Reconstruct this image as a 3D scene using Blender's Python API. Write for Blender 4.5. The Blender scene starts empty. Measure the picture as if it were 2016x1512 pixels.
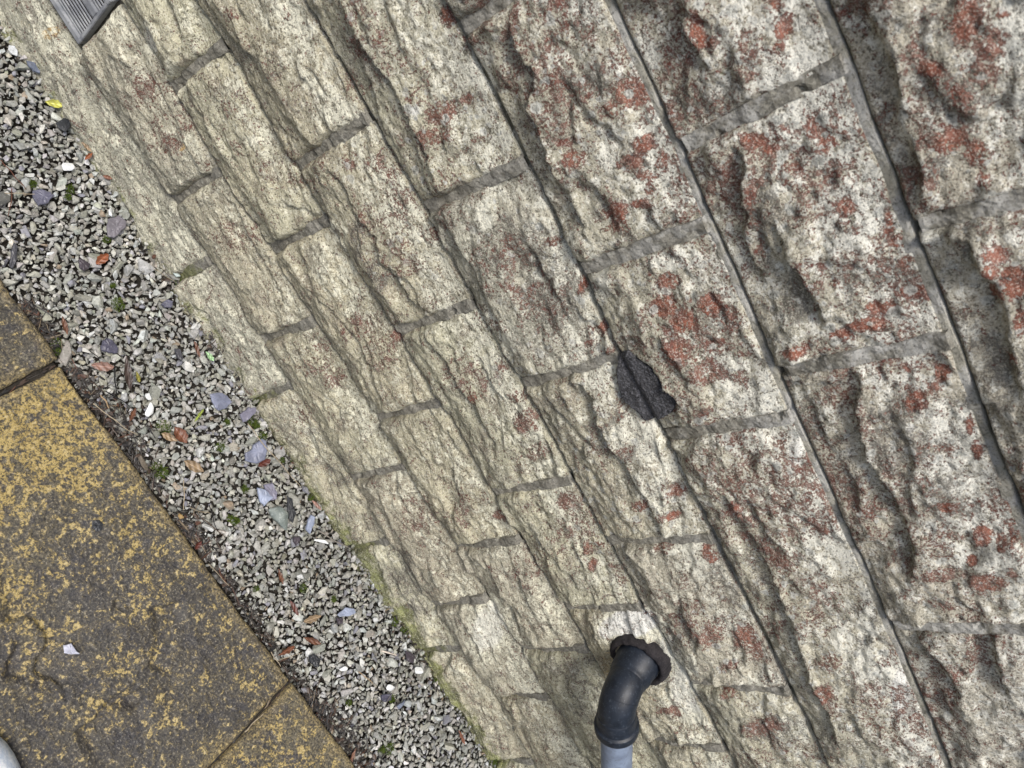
import bpy, bmesh, math, random
import numpy as np
from mathutils import Vector, Matrix

scene = bpy.context.scene
col = scene.collection
CAM_X=[0.468274, 0.531917, 0.705538]
CAM_Y=[-0.841494, 0.511983, 0.172517]
CAM_Z=[-0.269459, -0.674491, 0.687353]
CAM_P=[0.0, -0.62, 1.1449]
LENS=28.3986
GZ=0.03
BEDS=[
  [(-0.45,0.0063),(-0.4148,0.0115),(-0.3425,0.0095),(-0.3037,0.0044),(-0.2333,0.0073),(-0.1516,0.0112),(-0.0607,0.017),(0.0163,0.0043),(0.0758,0.012),(0.1616,0.0119),(0.2343,-0.0067),(0.3306,-0.0044),(0.4017,-0.012),(0.4542,0.0056),(0.5512,-0.0154),(0.6462,-0.0167),(0.77,-0.0261),(0.8727,-0.0265),(0.9326,0.0068)],
  [(-0.4017,0.1272),(-0.3095,0.1249),(-0.2074,0.122),(-0.1295,0.1244),(-0.0427,0.1209),(0.0794,0.1215),(0.1571,0.1263),(0.3368,0.113),(0.3786,0.1208),(0.4458,0.1216),(0.5725,0.1262),(0.6728,0.1193),(0.7559,0.1287),(0.909,0.1265)],
  [(-0.3301,0.2662),(-0.2476,0.2677),(-0.2188,0.2579),(-0.1348,0.2552),(-0.1157,0.2603),(-0.0024,0.2541),(0.0928,0.2511),(0.2453,0.263),(0.325,0.2477),(0.4631,0.2538),(0.561,0.26),(0.6524,0.2722),(0.7529,0.2557)],
  [(-0.2201,0.3915),(-0.0079,0.3829),(0.2461,0.3879),(0.4615,0.3807),(0.5685,0.4023),(0.6538,0.3958),(0.6951,0.4039),(0.8188,0.4164)],
  [(-0.1973,0.5241),(-0.0749,0.5226),(0.0303,0.5428),(0.1438,0.5246),(0.248,0.5346),(0.3792,0.5284),(0.5726,0.5206),(0.6505,0.5309),(0.689,0.5401),(0.8325,0.5422)],
  [(-0.1215,0.6713),(-0.0769,0.6833),(0.0264,0.6773),(0.1407,0.677),(0.2395,0.6681),(0.3405,0.6818),(0.522,0.6727),(0.6923,0.6721),(0.8018,0.6739)],
  [(-0.0426,0.8183),(0.0209,0.819),(0.0826,0.8261),(0.1351,0.8208),(0.2288,0.8226),(0.2874,0.8195),(0.3143,0.8193),(0.3913,0.8184),(0.4764,0.8217),(0.584,0.8212),(0.6584,0.8176),(0.7935,0.8111)],
  [(0.0409,0.9644),(0.0788,0.9653),(0.1355,0.9642),(0.1848,0.964),(0.2332,0.9662),(0.3006,0.9663),(0.3624,0.9656),(0.4296,0.9676)],
]
JOINTS={0:[(-0.0397,-0.0387),(0.1718,0.1662),(0.4542,0.4496),(0.6806,0.6677),(0.9385,0.9213)],1:[(-0.1265,-0.1205),(0.0886,0.0941),(0.3291,0.325),(0.5725,0.561),(0.7559,0.7575)],2:[(-0.2263,-0.2201),(-0.0096,-0.0079),(0.2453,0.2461),(0.4631,0.4615),(0.6534,0.6498)],3:[(-0.0751,-0.0749),(0.1436,0.1438),(0.3823,0.3792),(0.5721,0.5726),(0.8134,0.8122)],4:[(0.0303,0.0351),(0.248,0.2435),(0.4673,0.4744),(0.6908,0.6969)],5:[(-0.0917,-0.0887),(0.1473,0.1465),(0.3405,0.3406)],6:[(0.0795,0.0716),(0.2941,0.2957),(0.5892,0.5885)],7:[(0.2009,0.2021)]}
SCARPS=[
  ([(-0.0207,0.8771),(-0.0017,0.8686),(0.0147,0.8703),(0.0345,0.8748)],0.016,0.05),
  ([(-0.0332,0.8528),(-0.0048,0.8527),(0.0213,0.8565),(0.0474,0.8455)],0.009,0.03),
  ([(0.0904,0.8671),(0.1113,0.8718),(0.1288,0.8571),(0.1494,0.8552),(0.1679,0.8435),(0.2064,0.8452)],0.012,0.035),
  ([(0.1595,0.8741),(0.1924,0.8744),(0.2157,0.8771),(0.2339,0.8755)],0.01,0.03),
  ([(0.1933,0.8728),(0.2032,0.8782),(0.2179,0.8783),(0.242,0.8809),(0.2593,0.876)],0.014,0.04),
  ([(0.0364,0.988),(0.0574,0.9885),(0.0901,0.9921),(0.1198,0.9835)],0.016,0.05),
  ([(0.1317,0.9836),(0.1508,0.9854),(0.1686,0.9837),(0.1792,0.9777)],0.014,0.04),
  ([(0.2088,1.0006),(0.2327,0.9995),(0.2525,0.9994),(0.2701,1.0032),(0.3074,1.0005),(0.3507,0.9972)],0.014,0.04),
  ([(0.3046,0.8847),(0.319,0.8871),(0.3383,0.8743),(0.3559,0.871),(0.3748,0.8704),(0.3929,0.8658),(0.417,0.8727),(0.4388,0.8762),(0.4547,0.8726)],0.018,0.05),
  ([(0.4471,0.8752),(0.4827,0.8756),(0.4953,0.8737),(0.5222,0.8616)],0.012,0.03),
  ([(0.3224,0.8375),(0.355,0.8411),(0.3701,0.8372),(0.42,0.8464),(0.4503,0.8393)],0.006,0.02),
  ([(0.575,0.8929),(0.5975,0.9097),(0.6235,0.9058),(0.6532,0.9035),(0.6686,0.9023)],0.018,0.04),
  ([(0.6703,0.8424),(0.6937,0.845),(0.7094,0.8422)],0.012,0.025),
  ([(0.5841,0.8379),(0.618,0.8488),(0.6399,0.858),(0.678,0.8597)],0.007,0.03),
  ([(0.4131,0.7208),(0.4584,0.719),(0.5054,0.7234),(0.5439,0.7233),(0.5935,0.7197),(0.6715,0.7115),(0.7037,0.7137),(0.7314,0.7131),(0.7599,0.7072)],0.014,0.035),
  ([(0.4149,0.7402),(0.4685,0.7405),(0.4942,0.7555)],0.006,0.03),
  ([(0.7094,0.7452),(0.729,0.7405),(0.7592,0.7393)],0.006,0.02),
  ([(0.2261,0.7323),(0.2438,0.7324),(0.2589,0.7356),(0.2722,0.7375),(0.2883,0.7359),(0.2951,0.7326)],0.007,0.025),
  ([(-0.0715,0.7351),(-0.0518,0.7285),(-0.0393,0.7286),(-0.0283,0.7357),(-0.0164,0.7239),(-0.0078,0.714),(0.0179,0.7121),(0.0433,0.709),(0.0668,0.7072)],0.015,0.045),
  ([(0.071,0.709),(0.1018,0.7075),(0.1223,0.7039)],0.01,0.03),
  ([(0.0701,0.7344),(0.0913,0.7417),(0.1251,0.7387)],0.006,0.025),
  ([(-0.173,0.5813),(-0.1389,0.5754),(-0.0895,0.5831),(-0.0503,0.583),(-0.0143,0.5815),(0.011,0.5781)],0.012,0.03),
  ([(0.253,0.6132),(0.2809,0.621),(0.3102,0.6132),(0.3329,0.6127),(0.3633,0.6172),(0.3987,0.6219)],0.015,0.04),
  ([(0.2608,0.5602),(0.3225,0.5821),(0.3423,0.5929)],0.005,0.025),
  ([(0.4893,0.5569),(0.5183,0.565),(0.5399,0.5633),(0.5614,0.5449)],0.009,0.03),
  ([(0.5645,0.5911),(0.5854,0.5914),(0.6051,0.5889),(0.6332,0.5838)],0.009,0.025),
  ([(0.5897,0.557),(0.6064,0.5611),(0.6278,0.5564)],0.006,0.02),
  ([(0.6778,0.5923),(0.697,0.5836),(0.7074,0.5682)],0.006,0.02),
  ([(0.7306,0.5941),(0.7479,0.592),(0.7803,0.5793)],0.009,0.025),
  ([(-0.0548,0.4453),(-0.0243,0.4539),(-0.0021,0.4442),(0.0341,0.4552),(0.0654,0.4414)],0.01,0.03),
  ([(0.0641,0.4455),(0.0969,0.4509),(0.1177,0.4497),(0.1325,0.47)],0.011,0.03),
  ([(0.1521,0.4481),(0.1999,0.4497),(0.2391,0.4486),(0.2741,0.4512),(0.3226,0.451)],0.01,0.03),
  ([(0.1641,0.458),(0.1852,0.4697),(0.2165,0.4589)],0.006,0.02),
  ([(0.201,0.4971),(0.2331,0.4922),(0.2731,0.5024)],0.007,0.025),
  ([(0.4228,0.4276),(0.5174,0.4507),(0.5315,0.4508)],0.006,0.025),
  ([(0.4003,0.4605),(0.4219,0.4588)],0.005,0.02),
  ([(0.5636,0.4474),(0.5938,0.441),(0.624,0.4478)],0.005,0.02),
  ([(-0.082,0.2862),(-0.0456,0.2889),(-0.0199,0.2867)],0.006,0.025),
  ([(-0.0538,0.3322),(-0.0309,0.3632),(-0.0206,0.3683),(-0.0146,0.4001)],0.008,0.03),
  ([(0.0468,0.2955),(0.1042,0.3193),(0.1518,0.3268),(0.1966,0.3135)],0.007,0.03),
  ([(0.2963,0.3199),(0.3383,0.3163),(0.3627,0.3269)],0.007,0.025),
  ([(0.4816,0.2966),(0.5036,0.3142),(0.5509,0.3093),(0.5967,0.3073),(0.6185,0.3241)],0.008,0.03),
  ([(0.6537,0.2987),(0.695,0.3276)],0.005,0.025),
  ([(0.1018,0.1823),(0.1417,0.186),(0.1928,0.1805),(0.2345,0.1853)],0.006,0.025),
  ([(0.1773,0.1907),(0.216,0.2104),(0.2702,0.1812)],0.008,0.03),
  ([(0.3676,0.1505),(0.4107,0.1625),(0.4408,0.1756)],0.007,0.025),
  ([(0.7449,0.167),(0.7607,0.1885),(0.8283,0.1519)],0.008,0.025),
  ([(0.4609,0.0736),(0.5288,0.0571),(0.5575,0.0478)],0.008,0.03),
  ([(0.6683,0.1049),(0.7094,0.065),(0.7293,0.0261)],0.008,0.025),
  ([(-0.2413,0.3445),(-0.2043,0.3475)],0.004,0.03),
  ([(-0.2683,0.0855),(-0.1976,0.0795),(-0.1659,0.0838)],0.005,0.02),
  ([(0.3576,0.8299),(0.4081,0.8342)],0.004,0.02),
  ([(0.2897,0.7845),(0.3117,0.7851)],0.003,0.02),
]
RED=[(-0.108,0.673,13195,3410,11409,0.9),(-0.023,0.761,6459,-1466,3243,0.5),(-0.028,0.791,9253,2215,10488,0.6),(-0.006,0.739,5989,-1215,2883,0.45),(0.024,0.806,5055,-627,3312,0.8),(0.028,0.786,13815,-3246,6370,0.7),(0.05,0.732,12365,-1477,6357,0.8),(0.03,0.735,8311,-991,4483,0.5),(0.064,0.797,14365,-831,9914,1),(0.084,0.802,12151,5870,18594,0.9),(0.073,0.779,13167,-1476,7477,0.7),(0.09,0.786,33311,-8996,10478,0.8),(0.109,0.746,7993,489,5855,0.9),(0.11,0.77,31595,-6829,10967,1),(0.101,0.783,26615,5782,28057,0.8),(0.117,0.733,12042,865,8663,0.7),(-0.056,0.781,10559,-2311,6125,0.5),(-0.04,0.618,5427,-272,2796,0.65),(-0.026,0.6,9860,-2645,2946,0.7),(-0.039,0.649,35940,-2034,19610,0.7),(-0.065,0.607,7942,-554,3966,0.45),(-0.008,0.644,12266,-338,6755,0.4),(-0.101,0.606,3256,-329,1599,0.35),(-0.048,0.478,11541,1706,6098,0.6),(-0.033,0.501,7181,829,3780,0.6),(-0.014,0.52,17687,-176,7830,0.5),(0.049,0.48,12244,-2967,2237,0.5),(0.079,0.474,7501,-315,2528,0.6),(0.058,0.526,14568,-1356,4899,0.5),(-0.143,0.578,1162,-43,603,0.35),(0.025,0.482,662,139,383,0.35),(0.053,0.562,15617,-1625,5561,0.4),(0.112,0.663,37774,-4629,13888,0.7),(0.162,0.672,27400,18223,39249,0.9),(0.209,0.67,26251,4415,18376,1),(0.15,0.688,42339,4687,28806,0.6),(0.168,0.543,3263,-30,1176,0.4),(0.221,0.646,83654,-9493,20254,0.8),(0.111,0.597,1065,91,592,0.4),(0.162,0.614,1372,35,641,0.4),(0.183,0.763,10753,-22,6300,0.8),(0.204,0.747,6534,283,4015,1),(0.224,0.759,6498,387,4159,0.95),(0.216,0.789,7354,1185,6551,0.95),(0.235,0.801,5462,1780,6684,0.75),(0.252,0.74,4445,904,3735,0.8),(0.255,0.776,9528,-180,4540,0.7),(0.278,0.76,5650,-103,2389,0.7),(0.266,0.802,10898,2303,10560,0.5),(0.292,0.786,16696,1108,10118,0.6),(0.244,0.732,25793,1592,15006,0.8),(0.237,0.769,813,27,481,0.5),(0.005,0.878,8638,9684,24763,0.9),(0.015,0.88,32195,-7829,20457,0.95),(0.031,0.932,14735,1266,20302,1),(0.042,0.925,36581,-2808,37226,0.9),(0.016,0.932,36817,-9973,26156,0.8),(0.025,0.938,61087,-6430,63246,0.9),(0.053,0.903,70273,-18419,40725,0.7),(0.034,0.899,2998,-547,2258,0.35),(0.096,0.884,18928,-4637,9224,0.9),(0.107,0.892,42536,-10068,21006,0.9),(0.106,0.925,12590,2321,18607,0.9),(0.12,0.931,18028,217,19882,1),(0.118,0.943,30376,-7570,16654,0.7),(0.128,0.904,59654,-16024,23878,0.7),(0.169,0.928,16419,1149,18881,0.9),(0.135,0.864,12401,6825,23880,0.7),(0.193,0.95,12309,15443,52999,1),(0.208,0.952,27024,-1818,21587,0.9),(0.226,0.953,26279,-1268,21337,0.8),(0.251,0.949,23446,-4954,6462,1),(0.257,0.924,21982,-3865,6962,1.1),(0.267,0.909,20622,-4069,4380,1.1),(0.271,0.887,30701,-5010,8090,1),(0.254,0.962,14485,192,13684,0.9),(0.219,0.885,6112,874,6722,0.5),(0.225,0.9,82904,327,66360,0.9),(0.2,0.94,57341,-11978,23926,0.6),(0.276,0.845,40089,-5949,9735,1),(0.272,0.851,29413,-1667,13785,0.8),(0.215,0.903,1494,-61,1078,0.35),(0.294,0.923,46846,-4949,18920,0.8),(0.313,0.925,50736,12228,68266,0.9),(0.323,0.948,13462,4521,23102,1.1),(0.342,0.923,11456,1434,10847,0.9),(0.335,0.937,20963,1664,18133,0.7),(0.372,0.954,19313,19424,74699,1.1),(0.396,0.952,14297,13192,51222,1),(0.394,0.934,18913,2742,17348,0.5),(0.449,0.914,37151,6847,31836,1.1),(0.483,0.932,9750,4280,16553,1.1),(0.478,0.956,13848,30172,114065,1),(0.489,0.945,18860,12567,48504,0.9),(0.507,0.917,35072,11702,43084,1.1),(0.521,0.888,9319,976,3457,0.6),(0.533,0.922,6623,1116,3927,0.8),(0.522,0.944,37446,18132,68899,0.7),(0.42,0.894,659,321,1180,0.35),(0.077,1.038,3237,882,8170,0.8),(0.097,1.046,6360,-606,9167,0.7),(0.084,1.005,14933,-1168,19139,0.6),(0.097,1.011,21667,-5973,15919,0.8),(0.113,1.036,10181,-2328,9407,0.6),(0.12,1.022,21380,-5485,16174,0.7),(0.146,1.008,8776,-1481,7696,0.85),(0.162,1.019,9188,98,13133,0.85),(0.181,1.017,33507,-4431,30589,0.9),(0.057,0.998,8099,5464,25781,0.5),(0.082,1.056,48024,-5946,70096,0.9),(0.128,1.008,1342,-32,1800,0.45),(0.232,1.012,16641,-1980,12804,0.9),(0.257,1.015,4595,1890,11579,1.1),(0.262,1.004,16402,2427,25167,1),(0.242,1.006,18574,7341,44773,1.1),(0.289,1.012,9332,9925,44499,0.9),(0.32,0.998,29481,19413,92844,1),(0.434,0.718,5348,3038,7572,0.8),(0.364,0.754,15538,4874,15384,0.4),(0.352,0.754,9873,14573,34071,0.5),(0.47,0.799,28002,2382,10094,0.7),(0.369,0.794,7768,6444,17563,0.6),(0.684,0.719,5096,2389,4950,0.8),(0.706,0.722,8707,3946,7854,0.6),(0.638,0.742,5564,2390,5295,0.6),(0.632,0.807,22744,5332,10352,0.6),(0.457,0.774,1195,339,1022,0.4),(0.448,0.734,4171,3227,8005,0.5),(0.56,0.755,807,540,1373,0.35),(0.418,0.612,15819,1594,5455,0.8),(0.409,0.66,24117,927,6416,0.8),(0.434,0.631,23488,3567,10244,0.6),(0.487,0.66,14572,11415,25176,1),(0.498,0.662,17832,7757,17583,0.9),(0.438,0.642,37109,5768,16567,1),(0.478,0.609,14639,2185,5377,0.7),(0.61,0.613,3388,1783,3547,0.65),(0.615,0.65,2670,1843,3958,0.8),(0.638,0.653,5367,3015,6263,0.75),(0.58,0.593,964,649,1299,0.45),(0.657,0.612,16318,3072,3681,0.6),(0.7,0.593,16358,5997,9568,0.7),(0.755,0.616,3765,1187,1509,0.6),(0.249,0.456,13314,4673,9097,0.8),(0.239,0.476,11876,8463,13568,0.5),(0.226,0.514,14746,4996,10799,0.5),(0.261,0.519,11242,739,4181,0.6),(0.294,0.514,4309,1050,2536,0.6),(0.336,0.503,6333,1752,3855,0.55),(0.214,0.459,1714,305,842,0.35),(0.41,0.506,5335,1126,2521,0.65),(0.478,0.498,12413,8717,15506,0.8),(0.502,0.492,18796,13551,23991,0.9),(0.455,0.495,674,337,613,0.42),(0.406,0.459,5536,1818,3429,0.4),(0.149,0.387,10969,400,3560,0.65),(0.161,0.346,2243,507,1060,0.45),(0.122,0.337,2533,-57,659,0.4),(0.42,0.382,12876,3159,5712,0.75),(-0.089,0.39,22301,-3391,6516,0.6),(-0.063,0.407,1890,-383,489,0.3),(0.141,0.226,2747,607,1101,0.45),(0.174,0.231,5350,777,1806,0.5),(-0.244,0.219,2041,-272,547,0.4),(-0.191,0.219,1429,18,427,0.35),(0.396,0.238,1086,320,482,0.4),(0.744,0.487,25625,5591,4495,0.7),(0.753,0.494,22754,10828,16627,0.7),(-0.045,0.217,1642,0,456,0.35),(0.211,0.115,2893,479,874,0.45),(-0.108,0.546,2133,97,1133,0.3),(0.5,0.39,1048,283,466,0.3),(0.394,0.326,1198,364,599,0.3)]
PALE=[(0.595,0.504,1729,312,453,1.2),(0.601,0.469,2688,1010,1643,1.0),(0.7,0.524,989,1005,1939,0.9),(0.639,0.535,1387,1054,1980,0.9),(0.671,0.557,2802,4101,8427,0.6),(-0.052,0.679,4113,3469,5922,0.7),(0.056,0.765,3496,2243,5640,0.6),(0.006,0.823,3460,2794,7059,0.9),(0.055,0.817,4761,4390,10739,0.7),(0.162,0.693,2699,1999,4326,0.7),(0.168,0.781,10227,-2610,1986,0.6),(-0.055,0.595,24421,-1420,11999,1),(-0.008,0.784,30090,-7526,14700,0.7),(0.135,0.933,25341,-5165,14822,0.8),(0.225,0.935,24525,-3215,13359,0.9),(0.24,0.941,13744,14150,50722,0.7),(0.256,0.951,25236,1058,24909,0.9),(0.096,0.796,37198,-2205,24181,0.9),(0.076,0.742,52171,1515,36810,0.9),(0.218,0.97,7200,10306,36991,0.8),(0.295,0.967,6714,11371,41118,1),(0.347,0.761,3461,-81,1048,0.5),(0.376,0.806,2473,3962,10288,1),(0.434,0.803,1788,1634,4525,0.9),(0.483,0.804,2445,3723,10209,0.7),(0.681,0.8,1238,2153,6355,1.1),(0.724,0.802,1207,1532,4425,0.8),(0.585,0.798,2779,6185,17616,0.8),(0.494,0.94,4066,1038,4270,0.8),(0.499,0.915,9257,4244,15443,0.6),(0.336,0.649,940,397,961,0.7),(0.389,0.654,2121,1202,2719,0.6),(0.143,0.666,1619,1385,2699,0.6),(0.063,0.608,8425,8399,13210,0.7),(-0.043,0.666,21898,10828,23818,0.5),(-0.055,0.672,17102,-1332,9643,0.8),(0.064,0.683,4795,2982,6434,0.5),(0.15,0.472,10555,-2003,1462,0.3),(0.189,0.552,2383,856,1922,0.8),(0.164,0.529,4408,-344,1209,0.8),(0.017,0.382,1810,636,1072,0.6),(-0.277,0.284,3346,282,1141,0.9),(-0.227,0.284,4039,1017,1586,0.7),(0.035,0.353,3267,1575,2180,0.6),(0.612,0.233,532,373,517,0.9),(0.672,0.247,1567,1493,2180,0.7),(0.353,0.25,1397,612,863,0.5),(0.232,1.011,16594,-1971,12721,0.8),(0.225,1.026,18566,1619,28926,0.8),(0.214,0.981,17051,1696,23411,0.3),(0.365,0.912,45479,13827,63345,1.2),(0.053,0.867,43946,-12313,20972,0.8),(0.054,0.882,16642,-4182,9232,0.6),(0.371,0.258,2727,1448,1991,0.5),(0.252,0.255,1829,884,1201,0.4),(0.033,0.254,16477,3907,7037,0.5),(0.389,0.024,10853,404,1220,0.2),(0.191,0.825,5257,-215,3174,0.5),(0.027,0.877,75293,-5191,67810,0.4)]
OCHRE=[(-0.374,0.1,20194,-5181,4870,1.3),(-0.168,0.222,87297,25348,34021,1.2),(-0.404,0.07,15930,-3355,3776,0.5),(0.021,0.261,11398,-1214,2447,0.4),(0.146,0.929,43422,-9206,23038,0.5),(0.217,0.939,96471,11834,120066,0.5),(0.472,0.054,844,271,327,0.2),(0.684,0.423,781,850,1482,0.5),(0.442,0.247,1008,656,888,0.4),(0.394,0.216,954,177,294,0.3),(0.7,0.36,1111,815,1277,0.4),(-0.08,0.619,32015,4675,22072,0.3),(-0.1,0.671,24036,10353,24110,0.3)]
DARK=[(-0.21,0.253,206782,-23985,57878,1.4),(-0.306,0.078,89690,-6383,21066,1.2),(0.232,0.792,4618,34,2690,0.5),(0.166,0.629,1041,137,646,0.7),(0.105,0.616,1106,87,631,0.5),(0.124,0.638,1614,149,977,0.5),(0.081,0.416,2555,2035,2601,0.7),(0.03,0.421,4180,3225,3998,0.7),(0.15,0.87,1983,886,3474,0.6),(0.055,0.868,4005,-972,2159,0.4),(0.231,0.863,2639,1787,5848,0.7),(0.228,0.918,3436,3,2874,0.5),(0.378,0.896,831,686,2339,0.6),(0.444,0.912,1183,668,2465,0.5),(0.493,0.715,1228,1407,3340,0.5),(0.331,0.618,1655,1173,2396,0.3),(0.139,0.753,5370,480,4098,0.3),(0.076,1.023,3991,-411,5318,0.5),(0.113,1.015,3493,-564,3579,0.5),(0.339,0.983,1151,1312,5346,0.6),(-0.058,0.76,2956,149,2491,0.4),(0.229,0.693,17472,-134,7598,0.9),(0.001,0.774,3518,-901,1601,0.5),(-0.119,0.556,1746,290,1081,0.4),(0.494,0.121,862,554,680,0.6),(0.566,0.088,805,308,368,0.5),(0.311,0.113,1268,485,612,0.5),(0.263,0.104,1311,459,587,0.4),(0.534,0.348,1900,776,1178,0.3),(0.526,0.664,754,460,1024,0.4),(0.604,0.574,953,1088,2195,0.4),(0.76,0.634,1700,548,707,0.5),(0.73,0.352,394,218,318,0.3),(0.414,0.834,1535,1769,5091,0.5)]
PATCH=[(0.2393,0.674),(0.2377,0.6802),(0.2366,0.6883),(0.2432,0.6911),(0.2492,0.6953),(0.254,0.699),(0.2615,0.7055),(0.2719,0.7074),(0.283,0.7078),(0.2913,0.7139),(0.3027,0.7153),(0.3069,0.7102),(0.3134,0.706),(0.3176,0.6947),(0.3197,0.6821),(0.3197,0.6692),(0.3101,0.6633),(0.2972,0.6569),(0.2858,0.6531),(0.2716,0.6563),(0.26,0.661),(0.2472,0.6685)]
SLATES=[
  ('blue-grey slate chip wedged against the wall foot near the yellow leaf','blue',[(-0.3712,-0.0247),(-0.366,-0.0141),(-0.3548,-0.0151),(-0.3519,-0.0184),(-0.3561,-0.0247),(-0.3656,-0.0272)],0),
  ('black triangular slate chip just below the yellow leaf by the wall foot','black',[(-0.2873,-0.0399),(-0.2906,-0.0256),(-0.2857,-0.0182),(-0.2763,-0.026),(-0.2727,-0.0352),(-0.2795,-0.0399)],0),
  ('dusky blue-purple slate flake with a pale twig ending at its left edge','purple',[(-0.2185,-0.1186),(-0.2171,-0.1082),(-0.2086,-0.0998),(-0.2029,-0.0986),(-0.2008,-0.1065),(-0.1974,-0.1113),(-0.1988,-0.1244),(-0.2089,-0.1238)],0),
  ('broad mauve-grey slate flake below a small white pebble near the wall foot','mauve',[(-0.1511,-0.0538),(-0.1503,-0.0385),(-0.1384,-0.0336),(-0.1313,-0.04),(-0.1272,-0.0532),(-0.1253,-0.0617),(-0.1308,-0.0679),(-0.1408,-0.0623)],0),
  ('long thin dark grey slate sliver near the upper corner of the shaded slab','dark',[(-0.1695,-0.1773),(-0.1637,-0.1758),(-0.1486,-0.1878),(-0.1414,-0.1973),(-0.1449,-0.1992),(-0.1609,-0.1867)],0),
  ('small plum coloured slate chip beside the bright orange-red leaf','plum',[(-0.1197,-0.1197),(-0.1158,-0.1142),(-0.1088,-0.1109),(-0.1031,-0.1162),(-0.1029,-0.1245),(-0.1104,-0.126)],0),
  ('dark glossy blue-violet slate with worn corners in the open gravel','violet',[(-0.014,-0.1566),(-0.0142,-0.1495),(-0.0078,-0.1456),(0.0048,-0.1459),(0.0093,-0.1505),(0.0042,-0.1595),(-0.0039,-0.1663),(-0.0095,-0.1638)],0),
  ('small purple triangular slate halfway to the wall beyond the dark moss tuft','purple',[(-0.0195,-0.0594),(-0.0214,-0.0488),(-0.0151,-0.0422),(-0.0087,-0.0499),(-0.0129,-0.0579)],0),
  ('dark narrow slate standing near the pale green leaf','dark',[(0.0421,-0.0799),(0.0459,-0.0732),(0.0599,-0.0776),(0.0615,-0.0827),(0.0547,-0.0842)],0),
  ('large flat blue-grey slate with a pointed right side near the first mortar hole','bluegrey',[(0.1218,-0.0746),(0.1296,-0.0578),(0.1375,-0.0536),(0.1487,-0.0525),(0.1519,-0.0642),(0.1487,-0.0774),(0.1421,-0.0796),(0.1292,-0.0773)],0),
  ('lilac oblong slate chip upright between moss and the wall foot','lilac',[(0.1708,-0.0534),(0.1688,-0.0356),(0.1762,-0.0261),(0.182,-0.0319),(0.1846,-0.0488),(0.1825,-0.0561)],0),
  ('large smooth lavender-blue slate with a twig lying across its tip','bluegrey',[(0.219,-0.0623),(0.2185,-0.0469),(0.2254,-0.0428),(0.238,-0.0507),(0.2468,-0.0618),(0.2443,-0.0751),(0.231,-0.0861),(0.2218,-0.08),(0.223,-0.0683)],0),
  ('bright sky-blue pointed slate lying over a purple one','sky',[(0.2731,-0.0955),(0.2822,-0.0877),(0.3007,-0.0832),(0.302,-0.1025),(0.2917,-0.1039)],0),
  ('purple slate partly under the bright sky-blue pointed slate','lilac',[(0.276,-0.0849),(0.2825,-0.0715),(0.2989,-0.0744),(0.3055,-0.0813),(0.3021,-0.088),(0.2891,-0.0874)],0),
  ('narrow blue slate chip shaped like a seed near the mossy wall corner','sky',[(0.3596,-0.049),(0.3662,-0.045),(0.3757,-0.0553),(0.3815,-0.0677),(0.3717,-0.0691),(0.3621,-0.0569)],0),
  ('long black slate sliver lying beside the veined green-grey stone','black',[(0.313,-0.0624),(0.3209,-0.0587),(0.3327,-0.0658),(0.3431,-0.0679),(0.3501,-0.0809),(0.3421,-0.0824),(0.3245,-0.072)],0),
  ('dark brown-purple slate chip near the white curved pebble','plum',[(0.3672,-0.0919),(0.374,-0.0836),(0.3794,-0.0877),(0.3808,-0.0965),(0.3737,-0.0968)],0),
  ('flat blue oval slate in the gravel below the dark mossy wall stone','sky',[(0.5095,-0.1041),(0.5111,-0.0868),(0.5223,-0.0767),(0.5297,-0.0777),(0.5263,-0.0893),(0.5149,-0.1038)],0),
  ('small dark slate chip tucked under the blue oval slate','plum',[(0.5106,-0.1096),(0.5198,-0.1007),(0.5264,-0.1058),(0.5213,-0.1133)],0),
  ('black teardrop slate chip near the slab corner litter','black',[(0.5231,-0.1767),(0.5268,-0.1688),(0.5393,-0.1664),(0.5466,-0.1753),(0.5417,-0.1802),(0.5288,-0.181)],0),
  ('dark violet slate flake close to the lime-green corner of the wall','plum',[(0.6425,-0.0442),(0.651,-0.0377),(0.6645,-0.0352),(0.6701,-0.0452),(0.6576,-0.0512)],0),
  ('deep blue-violet slate chip crossed by a long pale grass stalk','violet',[(0.6624,-0.1194),(0.6743,-0.1037),(0.6797,-0.1132),(0.6749,-0.1219),(0.6675,-0.1247)],0),
  ('bright blue slate splinter beside a small moss cushion','blue',[(0.697,-0.1092),(0.7006,-0.0913),(0.705,-0.0975),(0.7035,-0.1093)],0),
  ('small pale bluish slate flake lying on the yellow lichened slab','pale',[(0.2733,-0.4127),(0.2778,-0.4051),(0.2896,-0.4061),(0.295,-0.4049),(0.2885,-0.4124),(0.2816,-0.4172)],1),
  ('small black flake lying on the yellow lichened slab','black',[(0.1716,-0.3028),(0.1758,-0.2956),(0.1837,-0.2946),(0.1887,-0.3007),(0.1854,-0.3073),(0.1776,-0.3075)],1),
]
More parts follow.
